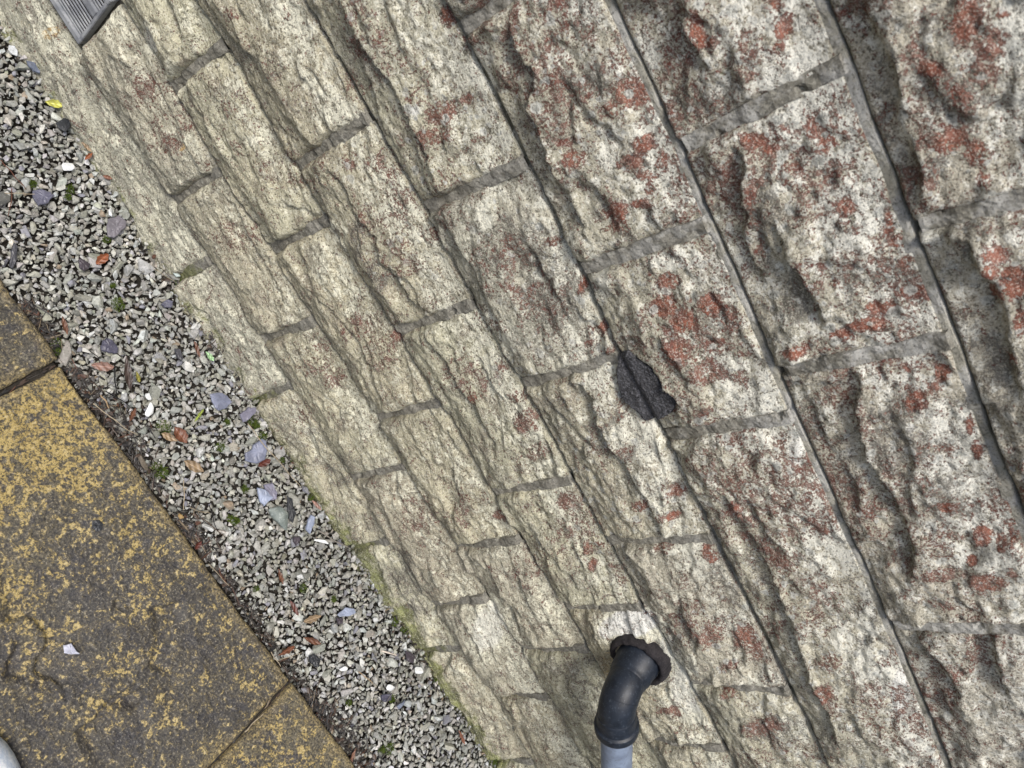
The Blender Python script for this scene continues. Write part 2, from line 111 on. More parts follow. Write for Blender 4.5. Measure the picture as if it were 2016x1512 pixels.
PEBBLES=[
  ('oblong glossy white pebble near the wall foot, above the mauve slate','white',[-0.2303, -0.0593],[0.0041, 0.0085],[0.0052, -0.0041]),
  ('small white pebble touching the broad mauve slate','white',[-0.1576, -0.044],[0.0059, -0.0005],[0.0006, -0.0053]),
  ('small white quartz pebble in the middle of the gravel','white',[0.0781, -0.151],[0.0041, 0.0044],[0.0036, -0.0035]),
  ('rough white oval pebble beside a curled brown leaf','white',[0.0938, -0.1604],[0.0036, 0.0057],[0.0091, -0.0064]),
  ('curved chalk-white pebble below the narrow blue slate','white',[0.4034, -0.0601],[0.011, 0.0094],[0.0029, -0.0036]),
  ('veined green-grey angular stone larger than the gravel around it','green',[0.3293, -0.0931],[0.0238, 0.0024],[-0.0002, -0.0126]),
  ('ochre-brown rounded stone pressed against the slab edge','ochre',[0.2375, -0.2094],[0.0056, 0.0072],[0.0072, -0.0052]),
  ('bright white angular pebble in the lower gravel','white',[0.6658, -0.101],[0.0066, 0.0063],[0.0042, -0.0034]),
  ('round white pebble near the lime-green wall corner','white',[0.6867, -0.0435],[0.0069, 0.0068],[0.0049, -0.004]),
  ('pale blue-green pebble stuck at the wall foot under the first stone joint','mint',[-0.0474, -0.0128],[0.0052, 0.0048],[0.0038, -0.0052]),
  ('brown elongated stone tucked under the slab edge','brown',[0.1485, -0.2087],[0.0013, 0.0051],[0.0111, -0.0032]),
  ('triangular white pebble in the lower gravel','white',[0.5794, -0.1459],[0.0067, 0.0051],[0.0027, -0.0034]),
]
LEAVES=[
  ('bright yellow curled leaf at the wall foot','yellow',(-0.3157, -0.0363),(-0.3047, -0.0164),0.55,0.5),
  ('shiny orange-red leaf in the gravel beside the plum slate chip','orange',(-0.1039, -0.1053),(-0.1091, -0.083),0.6,0.5),
  ('rust-coloured broad crumpled leaf beside a tan leaf','rust',(0.1325, -0.1447),(0.1601, -0.1444),0.7,0.6),
  ('tan papery leaf touching the rust-coloured crumpled leaf','tan',(0.1296, -0.1656),(0.1506, -0.1533),0.45,0.4),
  ('pinkish brown leaf with a pale midrib near the slab corner','pink',(0.0058, -0.1886),(0.0239, -0.1659),0.45,0.2),
  ('long dark brown curled leaf in the middle of the gravel','dark',(0.0177, -0.1435),(0.0595, -0.1655),0.25,0.5),
  ('yellow-green narrow leaf beside the long dark curled leaf','olive',(0.042, -0.1435),(0.0569, -0.1499),0.35,0.2),
  ('pale mint-green leaf near the wall foot','mint',(0.0681, -0.0437),(0.0852, -0.0411),0.5,0.2),
  ('slim green blade of a leaf in the gravel','green',(0.1421, -0.1173),(0.1345, -0.0955),0.2,0.1),
  ('brown narrow leaf standing by the pale mint-green leaf','brown',(0.0471, -0.0506),(0.071, -0.0551),0.28,0.4),
  ('tan oval leaf lying flat in the gravel','tan',(0.1777, -0.1624),(0.2065, -0.1476),0.45,0.2),
  ('dark red leaf peeping out under the lavender-blue slate','darkred',(0.2482, -0.0769),(0.2526, -0.0536),0.5,0.5),
  ('brown withered leaf curled near the grey mortar by the wall foot','tan',(-0.2537, -0.0254),(-0.238, -0.019),0.4,0.5),
  ('reddish dry leaf tip beside the wall foot under a white pebble','rust',(-0.2047, -0.0254),(-0.1959, -0.0163),0.5,0.5),
  ('brown leaf propped on end near the slab edge','brown',(-0.0644, -0.1824),(-0.0413, -0.1902),0.3,0.5),
  ('brown curled leaf beside the rough white oval pebble','brown',(0.0933, -0.1916),(0.0828, -0.1738),0.4,0.6),
  ('dusky red strap-shaped leaf in the lower gravel','darkred',(0.4372, -0.1529),(0.4637, -0.1561),0.3,0.3),
  ('long brown leaf curled like a boat in the lower gravel','brown',(0.4944, -0.1688),(0.523, -0.1527),0.3,0.5),
  ('tan-orange oval leaf in the lower gravel','tan',(0.4782, -0.1544),(0.4896, -0.1281),0.4,0.2),
  ('red-brown shredded leaf near the slab corner','rust',(0.4853, -0.2138),(0.4947, -0.186),0.35,0.6),
  ('salmon-pink leaf slanting down at the wall foot','pink',(0.3429, -0.0345),(0.3651, -0.03),0.3,0.3),
  ('small orange dry leaf by the dark twigs','orange',(-0.2366, -0.0192),(-0.2314, -0.0345),0.4,0.5),
  ('dark maroon leaf folded beside the slab edge','darkred',(0.2862, -0.2202),(0.2831, -0.2066),0.6,0.5),
  ('brown upright leaf fragment in the lower gravel near a thin straw','brown',(0.3891, -0.1395),(0.4109, -0.1476),0.35,0.3),
  ('slim reddish leaf leaning at the foot of the wall near the frame bottom','rust',(0.8205, -0.0453),(0.8506, -0.0482),0.25,0.2),
  ('long dry brown leaf at the bottom beside the slab','brown',(0.6856, -0.2031),(0.6984, -0.2247),0.25,0.3),
]
TWIGS=[
  ('long straight pale twig leaning across the lavender-blue slate','pale',[(0.1873,-0.0554),(0.2305,-0.0522),(0.2773,-0.0455),(0.3117,-0.0414)],0.00117),
  ('pale straight stalk running off the slab edge','pale',[(0.0488,-0.2187),(0.0749,-0.2103),(0.098,-0.2032),(0.1136,-0.1958)],0.001092),
  ('reddish brown twig by the left edge of the picture','red',[(-0.2634,-0.1338),(-0.2509,-0.1321),(-0.2361,-0.1304),(-0.221,-0.1282)],0.001248),
  ('pale straight straw ending at the blue-purple slate flake','pale',[(-0.2259,-0.1535),(-0.2197,-0.1394),(-0.2124,-0.1228)],0.000936),
  ('thin dark red stalk crossing the pale straw','red',[(-0.2286,-0.1423),(-0.2133,-0.1538),(-0.199,-0.1674)],0.001014),
  ('fine pale grass stalk near the wall foot','pale',[(-0.0663,-0.0427),(-0.0516,-0.0341),(-0.0373,-0.0267)],0.000702),
  ('thick black stick in the litter beside the slab','black',[(0.0231,-0.1689),(0.0378,-0.1776),(0.0525,-0.1863)],0.001716),
  ('black forked stick in the litter beside the slab','black',[(0.0438,-0.1964),(0.0594,-0.188),(0.0754,-0.1818)],0.001404),
  ('dark thin stick lying near the glossy violet slate','black',[(-0.0122,-0.1826),(-0.0006,-0.1786),(0.0089,-0.1798)],0.00117),
  ('pale upright stick above the ochre-brown stone','pale',[(0.199,-0.1808),(0.2152,-0.1915),(0.2316,-0.2041)],0.001248),
  ('black curved stick right of the pale upright stick','black',[(0.2147,-0.1842),(0.2264,-0.1882),(0.2394,-0.1906)],0.001716),
  ('bleached split twig below the mossy wall foot','grey',[(0.385,-0.0563),(0.4096,-0.0467),(0.4383,-0.0314)],0.002028),
  ('short chalk-white stick in the lower gravel','white',[(0.6043,-0.0828),(0.6315,-0.0649)],0.00234),
  ('short tan stick with an orange tip in the lower gravel','tan',[(0.5982,-0.1329),(0.6148,-0.128),(0.6314,-0.1242)],0.001326),
  ('straight pale straw standing on the slab edge','pale',[(0.4702,-0.2221),(0.4853,-0.2225),(0.4983,-0.2222)],0.001092),
  ('pale straw crossing the shredded leaf','pale',[(0.4887,-0.2201),(0.4963,-0.2055),(0.5076,-0.186)],0.001014),
  ('very long thin grass stalk curving through the lower gravel','grey',[(0.6615,-0.0734),(0.6694,-0.1032),(0.6749,-0.1292),(0.6806,-0.1522),(0.6877,-0.1773),(0.6963,-0.1936)],0.00078),
  ('dark curved rootlet in the litter near the ochre-brown stone','black',[(0.2482,-0.1711),(0.2689,-0.1789),(0.2834,-0.1831)],0.00117),
  ('brown rootlet crossing the litter below the ochre-brown stone','brown',[(0.2557,-0.19),(0.2783,-0.1839),(0.2978,-0.1798)],0.001014),
  ('fine pale rootlet arching through the litter','pale',[(0.2344,-0.1949),(0.2462,-0.1876),(0.2577,-0.1762)],0.00078),
  ('orange-brown pine needle pair beside the slab','red',[(0.3259,-0.2113),(0.3383,-0.2148),(0.352,-0.2148)],0.001014),
  ('short black stick pointing out of the gravel','black',[(0.3499,-0.1766),(0.3604,-0.1785)],0.00156),
  ('cream caterpillar-shaped seed pod beside the slab edge','tan',[(0.045,-0.2048),(0.0549,-0.2041),(0.0641,-0.2059)],0.002028),
  ('long straw slipped in the slab edge gap','pale',[(0.312,-0.2192),(0.3363,-0.2171),(0.3547,-0.2149)],0.00078),
  ('thin dark red stalk left of the gravel bottom','brown',[(0.5579,-0.1859),(0.5639,-0.1969),(0.5728,-0.2059)],0.000936),
  ('dry stem lying in the joint between the two yellow slabs','pale',[(0.5269,-0.3129),(0.527,-0.2971),(0.5281,-0.279)],0.00156),
]
MOSS=[(-0.0464,-0.1073,0.0094),(-0.2276,-0.1104,0.0047),(-0.2054,-0.0714,0.0055),(-0.1975,-0.0799,0.0047),(-0.1281,-0.0689,0.0055),(-0.0385,-0.2058,0.0094),(-0.0279,-0.2072,0.007),(0.1255,-0.1539,0.0109),(0.1679,-0.1966,0.0109),(0.1747,-0.1931,0.0094),(0.1935,-0.1032,0.007),(0.1702,-0.0728,0.0047),(0.2926,-0.1482,0.0062),(0.2949,-0.1451,0.0039),(0.1908,-0.0385,0.0078),(0.2006,-0.0376,0.0062),(0.2184,-0.0385,0.0078),(0.2656,-0.1089,0.0062),(0.4414,-0.1218,0.0062),(0.3915,-0.1805,0.0047),(0.4902,-0.0919,0.0047),(0.6855,-0.1055,0.0062),(0.6308,-0.1666,0.0055),(0.7403,-0.156,0.0094),(0.7308,-0.1673,0.0062),(-0.1858,-0.0101,0.0047),(-0.0711,-0.0981,0.0039),(0.2849,-0.1521,0.0047),(0.3417,-0.029,0.0047),(0.9283,-0.0178,0.0109),(0.6414,-0.0095,0.0109),(0.6204,-0.0199,0.0094),(0.5968,-0.0275,0.0078),(0.6602,-0.004,0.0094),(0.2667,-0.0326,0.0047),(0.1478,-0.0661,0.0039),(0.7286,-0.0248,0.0055)]
LEDGES=[
  ([(0.2086,-0.4476),(0.2135,-0.438),(0.2189,-0.4219),(0.2321,-0.4196),(0.25,-0.4181),(0.2591,-0.4231),(0.2665,-0.4327),(0.2679,-0.4426),(0.2772,-0.45),(0.2878,-0.4505),(0.2969,-0.443),(0.3097,-0.4402),(0.3198,-0.4401)],-1),
  ([(0.3665,-0.465),(0.3686,-0.4499),(0.3708,-0.4345),(0.3665,-0.4192),(0.3683,-0.3977),(0.3735,-0.3752)],1),
  ([(0.3735,-0.3752),(0.3844,-0.3735),(0.3943,-0.3845),(0.4033,-0.3988)],1),
  ([(0.3699,-0.3579),(0.3624,-0.3472),(0.361,-0.3394)],1),
  ([(0.2799,-0.3464),(0.2685,-0.3333)],1),
  ([(0.3069,-0.3121),(0.318,-0.2949),(0.326,-0.2776),(0.3296,-0.2685)],1),
  ([(0.2592,-0.4813),(0.251,-0.4652),(0.2407,-0.4508),(0.2301,-0.4448)],1),
]
PIPE_X, PIPE_Z, PIPE_A = .655, .4845, .078

# ---------------------------------------------------------------- camera
cam_data = bpy.data.cameras.new('camera')
cam = bpy.data.objects.new('camera', cam_data)
col.objects.link(cam)
m = Matrix.Identity(4)
for r in range(3):
    m[r][0] = CAM_X[r]; m[r][1] = CAM_Y[r]; m[r][2] = CAM_Z[r]; m[r][3] = CAM_P[r]
cam.matrix_world = m
cam_data.sensor_width = 36.0
cam_data.lens = LENS
cam_data.clip_start = 0.02
cam_data.clip_end = 200.0
cam_data.dof.use_dof = True
cam_data.dof.focus_distance = 1.12
cam_data.dof.aperture_fstop = 13.0
scene.camera = cam

# ---------------------------------------------------------------- light: overcast winter day
world = bpy.data.worlds.new('World')
scene.world = world
world.use_nodes = True
wn = world.node_tree
wn.nodes.clear()
w_out = wn.nodes.new('ShaderNodeOutputWorld')
w_bg = wn.nodes.new('ShaderNodeBackground')
w_sky = wn.nodes.new('ShaderNodeTexSky')
w_sky.sky_type = 'NISHITA'
w_sky.sun_disc = False
SUN_EL = math.radians(65)
SUN_ROT = math.radians(200)
w_sky.sun_elevation = SUN_EL
w_sky.sun_rotation = SUN_ROT
w_sky.air_density = 1.0
w_sky.dust_density = 4.0
w_sky.ozone_density = 1.0
w_bg.inputs['Strength'].default_value = 0.09
wn.links.new(w_sky.outputs[0], w_bg.inputs[0])
wn.links.new(w_bg.outputs[0], w_out.inputs[0])

sun_data = bpy.data.lights.new('sun', 'SUN')
sun_data.energy = 2.2
sun_data.angle = math.radians(20)
sun_data.color = (1.0, 0.97, 0.92)
sun = bpy.data.objects.new('sun', sun_data)
col.objects.link(sun)
sd = Vector((math.sin(SUN_ROT) * math.cos(SUN_EL), math.cos(SUN_ROT) * math.cos(SUN_EL), math.sin(SUN_EL)))
sun.rotation_euler = (-sd).to_track_quat('-Z', 'Y').to_euler()
sun.location = sd * 6

scene.view_settings.view_transform = 'Standard'
scene.view_settings.look = 'None'
scene.view_settings.gamma = 1.0
scene.view_settings.use_curve_mapping = False
scene.view_settings.exposure = 0.74

# ---------------------------------------------------------------- helpers
def tag(o, label=None, cat=None, group=None, kind=None):
    if label: o['label'] = label
    if cat: o['category'] = cat
    if group: o['group'] = group
    if kind: o['kind'] = kind
    return o

def empty(name, loc=(0, 0, 0)):
    o = bpy.data.objects.new(name, None)
    o.empty_display_size = 0.05
    o.location = loc
    col.objects.link(o)
    return o

def mesh_obj(name, verts, faces, mat, parent=None, smooth=True, attrs=None, loc=None):
    """verts (n,3) array, faces (m,k) array or list of tuples. loc: origin to move the verts to."""
    verts = np.asarray(verts, dtype=np.float32)
    if loc is not None:
        verts = verts - np.asarray(loc, dtype=np.float32)
    me = bpy.data.meshes.new(name)
    if isinstance(faces, np.ndarray):
        n, k = faces.shape
        me.vertices.add(len(verts)); me.vertices.foreach_set('co', verts.ravel())
        me.loops.add(n * k); me.loops.foreach_set('vertex_index', faces.astype(np.int32).ravel())
        me.polygons.add(n)
        me.polygons.foreach_set('loop_start', np.arange(0, n * k, k, dtype=np.int32))
        me.update(calc_edges=True)
    else:
        me.from_pydata([tuple(map(float, v)) for v in verts], [], [tuple(int(i) for i in f) for f in faces])
        me.update()
    me.polygons.foreach_set('use_smooth', np.full(len(me.polygons), smooth, dtype=bool))
    if attrs:
        for an, arr in attrs.items():
            a = me.color_attributes.new(an, 'FLOAT_COLOR', 'POINT')
            a.data.foreach_set('color', np.asarray(arr, dtype=np.float32).ravel())
    me.materials.append(mat)
    me.validate()
    o = bpy.data.objects.new(name, me)
    if loc is not None:
        o.location = loc
    if parent: o.parent = parent
    col.objects.link(o)
    return o

def grid_faces(nu, nv, off=0):
    i = np.arange(nu - 1)[:, None]; j = np.arange(nv - 1)[None, :]
    a = (i * nv + j).ravel() + off
    return np.stack([a, a + nv, a + nv + 1, a + 1], 1)

# --- numpy noise
_rs = np.random.RandomState(7)
_PERM = _rs.permutation(1024)
_GA = _rs.rand(1024) * 2 * np.pi
_GX = np.cos(_GA); _GY = np.sin(_GA)
_RV = _rs.rand(1024)

def _h(ix, iy):
    return _PERM[(_PERM[ix & 1023] + iy) & 1023]

def gnoise(x, y, seed=0):
    x = x + seed * 17.31; y = y - seed * 9.77
    xi = np.floor(x).astype(np.int64); yi = np.floor(y).astype(np.int64)
    fx = x - xi; fy = y - yi
    u = fx * fx * fx * (fx * (fx * 6 - 15) + 10); v = fy * fy * fy * (fy * (fy * 6 - 15) + 10)
    def g(dx, dy):
        h = _h(xi + dx, yi + dy)
        return _GX[h] * (fx - dx) + _GY[h] * (fy - dy)
    a = g(0, 0); b = g(1, 0); c = g(0, 1); d = g(1, 1)
    return ((a + (b - a) * u) + ((c + (d - c) * u) - (a + (b - a) * u)) * v) * 1.45

def fbm(x, y, oct=4, seed=0, gain=0.5):
    s = 0; a = 1.0
    for k in range(oct):
        s = s + a * gnoise(x, y, seed + k * 3)
        x = x * 2.03; y = y * 2.03; a *= gain
    return s

def sstep(a, b, x):
    t = np.clip((x - a) / (b - a), 0, 1)
    return t * t * (3 - 2 * t)

def facets(x, y, sx, sy, tilt, off, seed, blend):
    """cellular planes: every point takes the (blended) plane of its nearest seeds."""
    X = x / sx; Y = y / sy
    xi = np.floor(X).astype(np.int64); yi = np.floor(Y).astype(np.int64)
    ds = []; hs = []
    for dx in (-1, 0, 1):
        for dy in (-1, 0, 1):
            cx = xi + dx; cy = yi + dy
            h = _h(cx + seed * 31, cy + seed * 57)
            px = cx + 0.1 + 0.8 * _RV[h]; py = cy + 0.1 + 0.8 * _RV[(h * 7 + 3) & 1023]
            ddx = (X - px); ddy = (Y - py)
            ds.append(ddx * ddx + ddy * ddy)
            hs.append(off * (_RV[(h * 3 + 11) & 1023] * 2 - 1) + tilt * ((_RV[(h * 5 + 1) & 1023] * 2 - 1) * ddx * sx + (_RV[(h * 11 + 5) & 1023] * 2 - 1) * ddy * sy))
    D = np.sqrt(np.stack(ds)); Hh = np.stack(hs)
    w = np.exp(-(D - D.min(0)) / blend)
    return (w * Hh).sum(0) / w.sum(0)

# ---------------------------------------------------------------- node helper
class NT:
    def __init__(self, name):
        self.m = bpy.data.materials.new(name); self.m.use_nodes = True
        self.t = self.m.node_tree; self.t.nodes.clear()
        self.out = self.n('ShaderNodeOutputMaterial'); self.b = self.n('ShaderNodeBsdfPrincipled')
        self.t.links.new(self.b.outputs[0], self.out.inputs['Surface'])
    def n(self, ty, **kw):
        nd = self.t.nodes.new(ty)
        for k, v in kw.items(): setattr(nd, k, v)
        return nd
    def link(self, a, b): self.t.links.new(a, b)
    def _in(self, sock, v):
        if v is None: return
        if isinstance(v, bpy.types.NodeSocket): self.link(v, sock)
        else:
            if sock.type == 'RGBA' and not hasattr(v, '__len__'): v = (v, v, v, 1)
            elif sock.type == 'RGBA' and len(v) == 3: v = (*v, 1)
            elif sock.type == 'VECTOR' and not hasattr(v, '__len__'): v = (v, v, v)
            sock.default_value = v
    def pos(self):
        return self.n('ShaderNodeNewGeometry').outputs['Position']
    def mapping(self, v, scale=(1, 1, 1), rot=(0, 0, 0), loc=(0, 0, 0)):
        nd = self.n('ShaderNodeMapping'); self.link(v, nd.inputs[0])
        nd.inputs['Scale'].default_value = scale; nd.inputs['Rotation'].default_value = rot; nd.inputs['Location'].default_value = loc
        return nd.outputs[0]
    def noise(self, v, scale, detail=3, rough=0.55, dist=0.0):
        nd = self.n('ShaderNodeTexNoise'); self.link(v, nd.inputs['Vector'])
        nd.inputs['Scale'].default_value = scale; nd.inputs['Detail'].default_value = detail
        nd.inputs['Roughness'].default_value = rough; nd.inputs['Distortion'].default_value = dist
        return nd.outputs['Fac']
    def voro(self, v, scale, feature='F1', rnd=1.0):
        nd = self.n('ShaderNodeTexVoronoi', feature=feature); self.link(v, nd.inputs['Vector'])
        nd.inputs['Scale'].default_value = scale; nd.inputs['Randomness'].default_value = rnd
        return nd
    def math(self, op, a, b=None, c=None, clamp=False):
        nd = self.n('ShaderNodeMath', operation=op, use_clamp=clamp)
        self._in(nd.inputs[0], a); self._in(nd.inputs[1], b); self._in(nd.inputs[2], c)
        return nd.outputs[0]
    def mix(self, fac, a, b, mode='MIX'):
        nd = self.n('ShaderNodeMix', data_type='RGBA', blend_type=mode)
        self._in(nd.inputs[0], fac); self._in(nd.inputs[6], a); self._in(nd.inputs[7], b)
        return nd.outputs[2]
    def ramp(self, v, a, b, smooth=True):
        nd = self.n('ShaderNodeMapRange', interpolation_type='SMOOTHSTEP' if smooth else 'LINEAR')
        self._in(nd.inputs[0], v); nd.inputs[1].default_value = a; nd.inputs[2].default_value = b
        nd.inputs[3].default_value = 0; nd.inputs[4].default_value = 1
        return nd.outputs[0]
    def attr(self, name):
        nd = self.n('ShaderNodeAttribute', attribute_name=name); return nd
    def sep(self, v):
        nd = self.n('ShaderNodeSeparateColor'); self.link(v, nd.inputs[0]); return nd.outputs
    def bump(self, h, strength, dist, nrm=None):
        nd = self.n('ShaderNodeBump'); self.link(h, nd.inputs['Height'])
        nd.inputs['Strength'].default_value = strength; nd.inputs['Distance'].default_value = dist
        if nrm: self.link(nrm, nd.inputs['Normal'])
        return nd.outputs[0]
    def done(self, color, rough=0.9, normal=None, spec=0.3):
        self._in(self.b.inputs['Base Color'], color); self._in(self.b.inputs['Roughness'], rough)
        self.b.inputs['Specular IOR Level'].default_value = spec
        if normal: self.link(normal, self.b.inputs['Normal'])
        return self.m

# ---------------------------------------------------------------- materials
def mat_stone():
    t = NT('sandstone')
    p0 = t.pos()
    info = t.n('ShaderNodeObjectInfo').outputs['Random']
    wn_ = t.n('ShaderNodeTexWhiteNoise', noise_dimensions='1D'); t.link(info, wn_.inputs['W'])
    sh = t.n('ShaderNodeVectorMath', operation='SCALE'); t.link(wn_.outputs['Color'], sh.inputs[0]); sh.inputs['Scale'].default_value = 7.0
    ad = t.n('ShaderNodeVectorMath', operation='ADD'); t.link(p0, ad.inputs[0]); t.link(sh.outputs[0], ad.inputs[1])
    p = ad.outputs[0]; r1, r2, r3 = t.sep(wn_.outputs['Color'])[:3]
    at = t.attr('marks'); r, g, b = t.sep(at.outputs['Color'])[:3]; och = at.outputs['Alpha']
    zc = t.n('ShaderNodeSeparateXYZ'); t.link(p0, zc.inputs[0]); z = zc.outputs[2]
    up = t.ramp(z, .35, .95)
    big = t.noise(p, 9, 3); mid = t.noise(p, 34, 4, 0.6); fine = t.noise(p, 260, 4, 0.7); grain = t.noise(p, 620, 2, 0.7)
    lam = t.noise(t.mapping(t.mapping(p, rot=(0, -.22, 0)), scale=(70, 120, 330)), 1.0, 4, 0.65)
    # body colour
    c = t.mix(t.ramp(big, .38, .62), (.425, .408, .292), (.535, .503, .355))
    c = t.mix(t.ramp(mid, .50, .70), c, (.27, .238, .175))
    c = t.mix(t.math('MULTIPLY', t.ramp(r1, .5, .95), .45), c, (.33, .285, .20))
    c = t.mix(t.math('MULTIPLY', t.ramp(r2, .5, .95), .40), c, (.40, .40, .355))
    c = t.mix(t.math('MULTIPLY', t.ramp(r3, .55, .95), .30), c, (.42, .355, .25))
    c = t.mix(t.math('MULTIPLY', up, .55), c, (.42, .385, .335))
    # grey-green weathering of the whole face
    c = t.mix(t.math('MULTIPLY', t.ramp(t.noise(p, 21, 4, .65, .6), .48, .64), .62), c, (.225, .218, .172))
    # ochre / iron stains
    oc = t.math('ADD', och, t.math('MULTIPLY', t.math('SUBTRACT', fine, .5), 1.2))
    c = t.mix(t.math('MULTIPLY', t.ramp(oc, .4, .8), .8), c, (.42, .26, .075))
    # light crust: pale speckled layer, stronger with height, plus lit stone tops painted in
    pal = t.math('ADD', t.math('MULTIPLY', g, .62), t.math('MULTIPLY', t.math('SUBTRACT', t.noise(p, 70, 5, .7), .5), 2.0))
    pal = t.math('ADD', pal, t.math('MULTIPLY', t.math('SUBTRACT', fine, .5), 1.6))
    pal = t.math('ADD', pal, t.math('MULTIPLY', up, .19))
    c = t.mix(t.math('MULTIPLY', t.ramp(pal, .14, .46), .9), c, t.mix(t.math('MAXIMUM', t.ramp(g, .75, 1.05), t.math('MULTIPLY', up, .7)), (.71, .69, .545), (.74, .735, .69)))
    # grey-black algae plus painted shade of stone undersides, broken up by grain
    dk = t.math('ADD', t.math('MULTIPLY', b, .6), t.math('MULTIPLY', t.math('SUBTRACT', t.noise(p, 48, 5, .7, .4), .5), 2.2))
    dk = t.math('ADD', dk, t.math('MULTIPLY', t.math('SUBTRACT', fine, .5), 2.2))
    dk = t.math('ADD', dk, t.math('MULTIPLY', up, .14))
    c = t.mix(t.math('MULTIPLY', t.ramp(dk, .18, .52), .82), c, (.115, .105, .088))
    # brown-pink to brick red lichen
    rd = t.math('ADD', r, t.math('MULTIPLY', t.math('SUBTRACT', t.noise(p, 48, 5, .72, .9), .5), 2.6))
    rd = t.math('ADD', rd, t.math('MULTIPLY', t.math('SUBTRACT', t.noise(p, 360, 3, .75), .5), 3.4))
    rmask = t.ramp(rd, .42, .56)
    rcol = t.mix(t.ramp(r, .45, .95), (.185, .105, .082), (.235, .070, .040))
    rcol = t.mix(t.ramp(t.noise(p, 120, 3), .45, .62), rcol, (.14, .045, .032))
    c = t.mix(t.math('MULTIPLY', rmask, .92), c, rcol)
    # small rosettes of white-grey crustose lichen
    wp = t.n('ShaderNodeVectorMath', operation='ADD')
    nv = t.n('ShaderNodeTexNoise'); t.link(p, nv.inputs['Vector']); nv.inputs['Scale'].default_value = 150; nv.inputs['Detail'].default_value = 3
    sc = t.n('ShaderNodeVectorMath', operation='SCALE'); t.link(nv.outputs['Color'], sc.inputs[0]); sc.inputs['Scale'].default_value = .008
    t.link(p, wp.inputs[0]); t.link(sc.outputs[0], wp.inputs[1])
    for scale, lo, dens, amt in ((75, .20, .52, .85), (170, .22, .50, .8)):
        v = t.voro(wp.outputs[0], scale)
        rc = t.sep(v.outputs['Color'])
        size = t.math('MULTIPLY', t.ramp(rc[0], dens, 1.0, False), .42)
        dd = t.math('SUBTRACT', size, v.outputs['Distance'])
        msk = t.math('MULTIPLY', t.ramp(dd, -.03, .06), t.math('MULTIPLY', t.ramp(t.math('ADD', z, t.math('MULTIPLY', t.math('SUBTRACT', big, .5), 1.2)), .35, .70), amt))
        ring = t.mix(t.ramp(dd, .10, .22), (.60, .60, .55), (.36, .37, .34))
        ring = t.mix(t.ramp(fine, .35, .65), t.mix(.5, ring, (.2, .2, .18)), ring)
        c = t.mix(msk, c, ring)
    # green algae towards damp ground
    xs_ = zc.outputs[0]
    wet = t.math('MULTIPLY', t.ramp(t.math('MULTIPLY', z, -1), -.085, -.034), t.math('ADD', .45, t.math('MULTIPLY', t.ramp(xs_, .05, .6), .55)))
    gr = t.math('ADD', wet, t.math('MULTIPLY', t.math('SUBTRACT', t.noise(p, 32, 5, .7), .5), 2.6))
    gmask = t.math('MULTIPLY', t.ramp(gr, .46, .86), .82)
    c = t.mix(gmask, c, t.mix(t.ramp(mid, .4, .6), (.075, .082, .018), (.23, .25, .075)))
    # mineral grain
    c = t.mix(t.math('MULTIPLY', t.ramp(grain, .53, .62), .6), c, t.mix(.55, c, (.80, .77, .66)))
    c = t.mix(t.math('MULTIPLY', t.ramp(t.math('ADD', t.math('MULTIPLY', fine, .6), t.math('MULTIPLY', grain, .4)), .475, .38), .80), c, (.070, .064, .050))
    c = t.mix(t.math('MULTIPLY', t.ramp(lam, .42, .30), t.math('SUBTRACT', .45, t.math('MULTIPLY', up, .42))), c, (.12, .108, .08))
    h = t.math('ADD', t.math('MULTIPLY', fine, 1.0), t.math('MULTIPLY', grain, .35))
    h = t.math('ADD', h, t.math('MULTIPLY', lam, t.math('SUBTRACT', 1.3, t.math('MULTIPLY', up, 1.2))))
    h = t.math('ADD', h, t.math('MULTIPLY', rmask, .35))
    h2 = t.noise(p, 75, 5, .65, .3)
    n1 = t.bump(h2, .55, .0032)
    n2 = t.bump(h, 1.0, .0026, n1)
    rough = t.math('ADD', .82, t.math('MULTIPLY', fine, .15))
    return t.done(c, rough, n2, .25)

def mat_mortar(name='mortar', a=(.150, .142, .118), b=(.225, .215, .185)):
    t = NT(name); p = t.pos()
    fine = t.noise(p, 420, 4, .75); mid = t.noise(p, 45, 4, .6)
    zc = t.n('ShaderNodeSeparateXYZ'); t.link(p, zc.inputs[0]); z = zc.outputs[2]
    c = t.mix(t.ramp(mid, .38, .60), a, b)
    c = t.mix(t.math('MULTIPLY', t.ramp(t.noise(p, 160, 4, .7), .52, .62), .5), c, (.36, .35, .30))
    c = t.mix(t.math('MULTIPLY', t.ramp(z, .5, .9), t.ramp(t.noise(p, 28, 4, .7), .44, .58)), c, (.38, .375, .35))
    c = t.mix(t.math('MULTIPLY', t.ramp(t.noise(p, 90, 5, .7), .52, .68), .5), c, (.10, .095, .07))
    gr = t.math('ADD', t.ramp(z, .16, .03), t.math('MULTIPLY', t.math('SUBTRACT', mid, .5), 2.0))
    c = t.mix(t.math('MULTIPLY', t.ramp(gr, .5, 1.0), .7), c, (.12, .13, .03))
    c = t.mix(t.math('MULTIPLY', t.ramp(fine, .48, .38), .6), c, (.055, .05, .04))
    c = t.mix(t.math('MULTIPLY', t.ramp(fine, .58, .66), .5), c, (.42, .40, .34))
    n = t.bump(t.math('ADD', fine, t.math('MULTIPLY', mid, .8)), .7, .0018)
    return t.done(c, .92, n, .2)

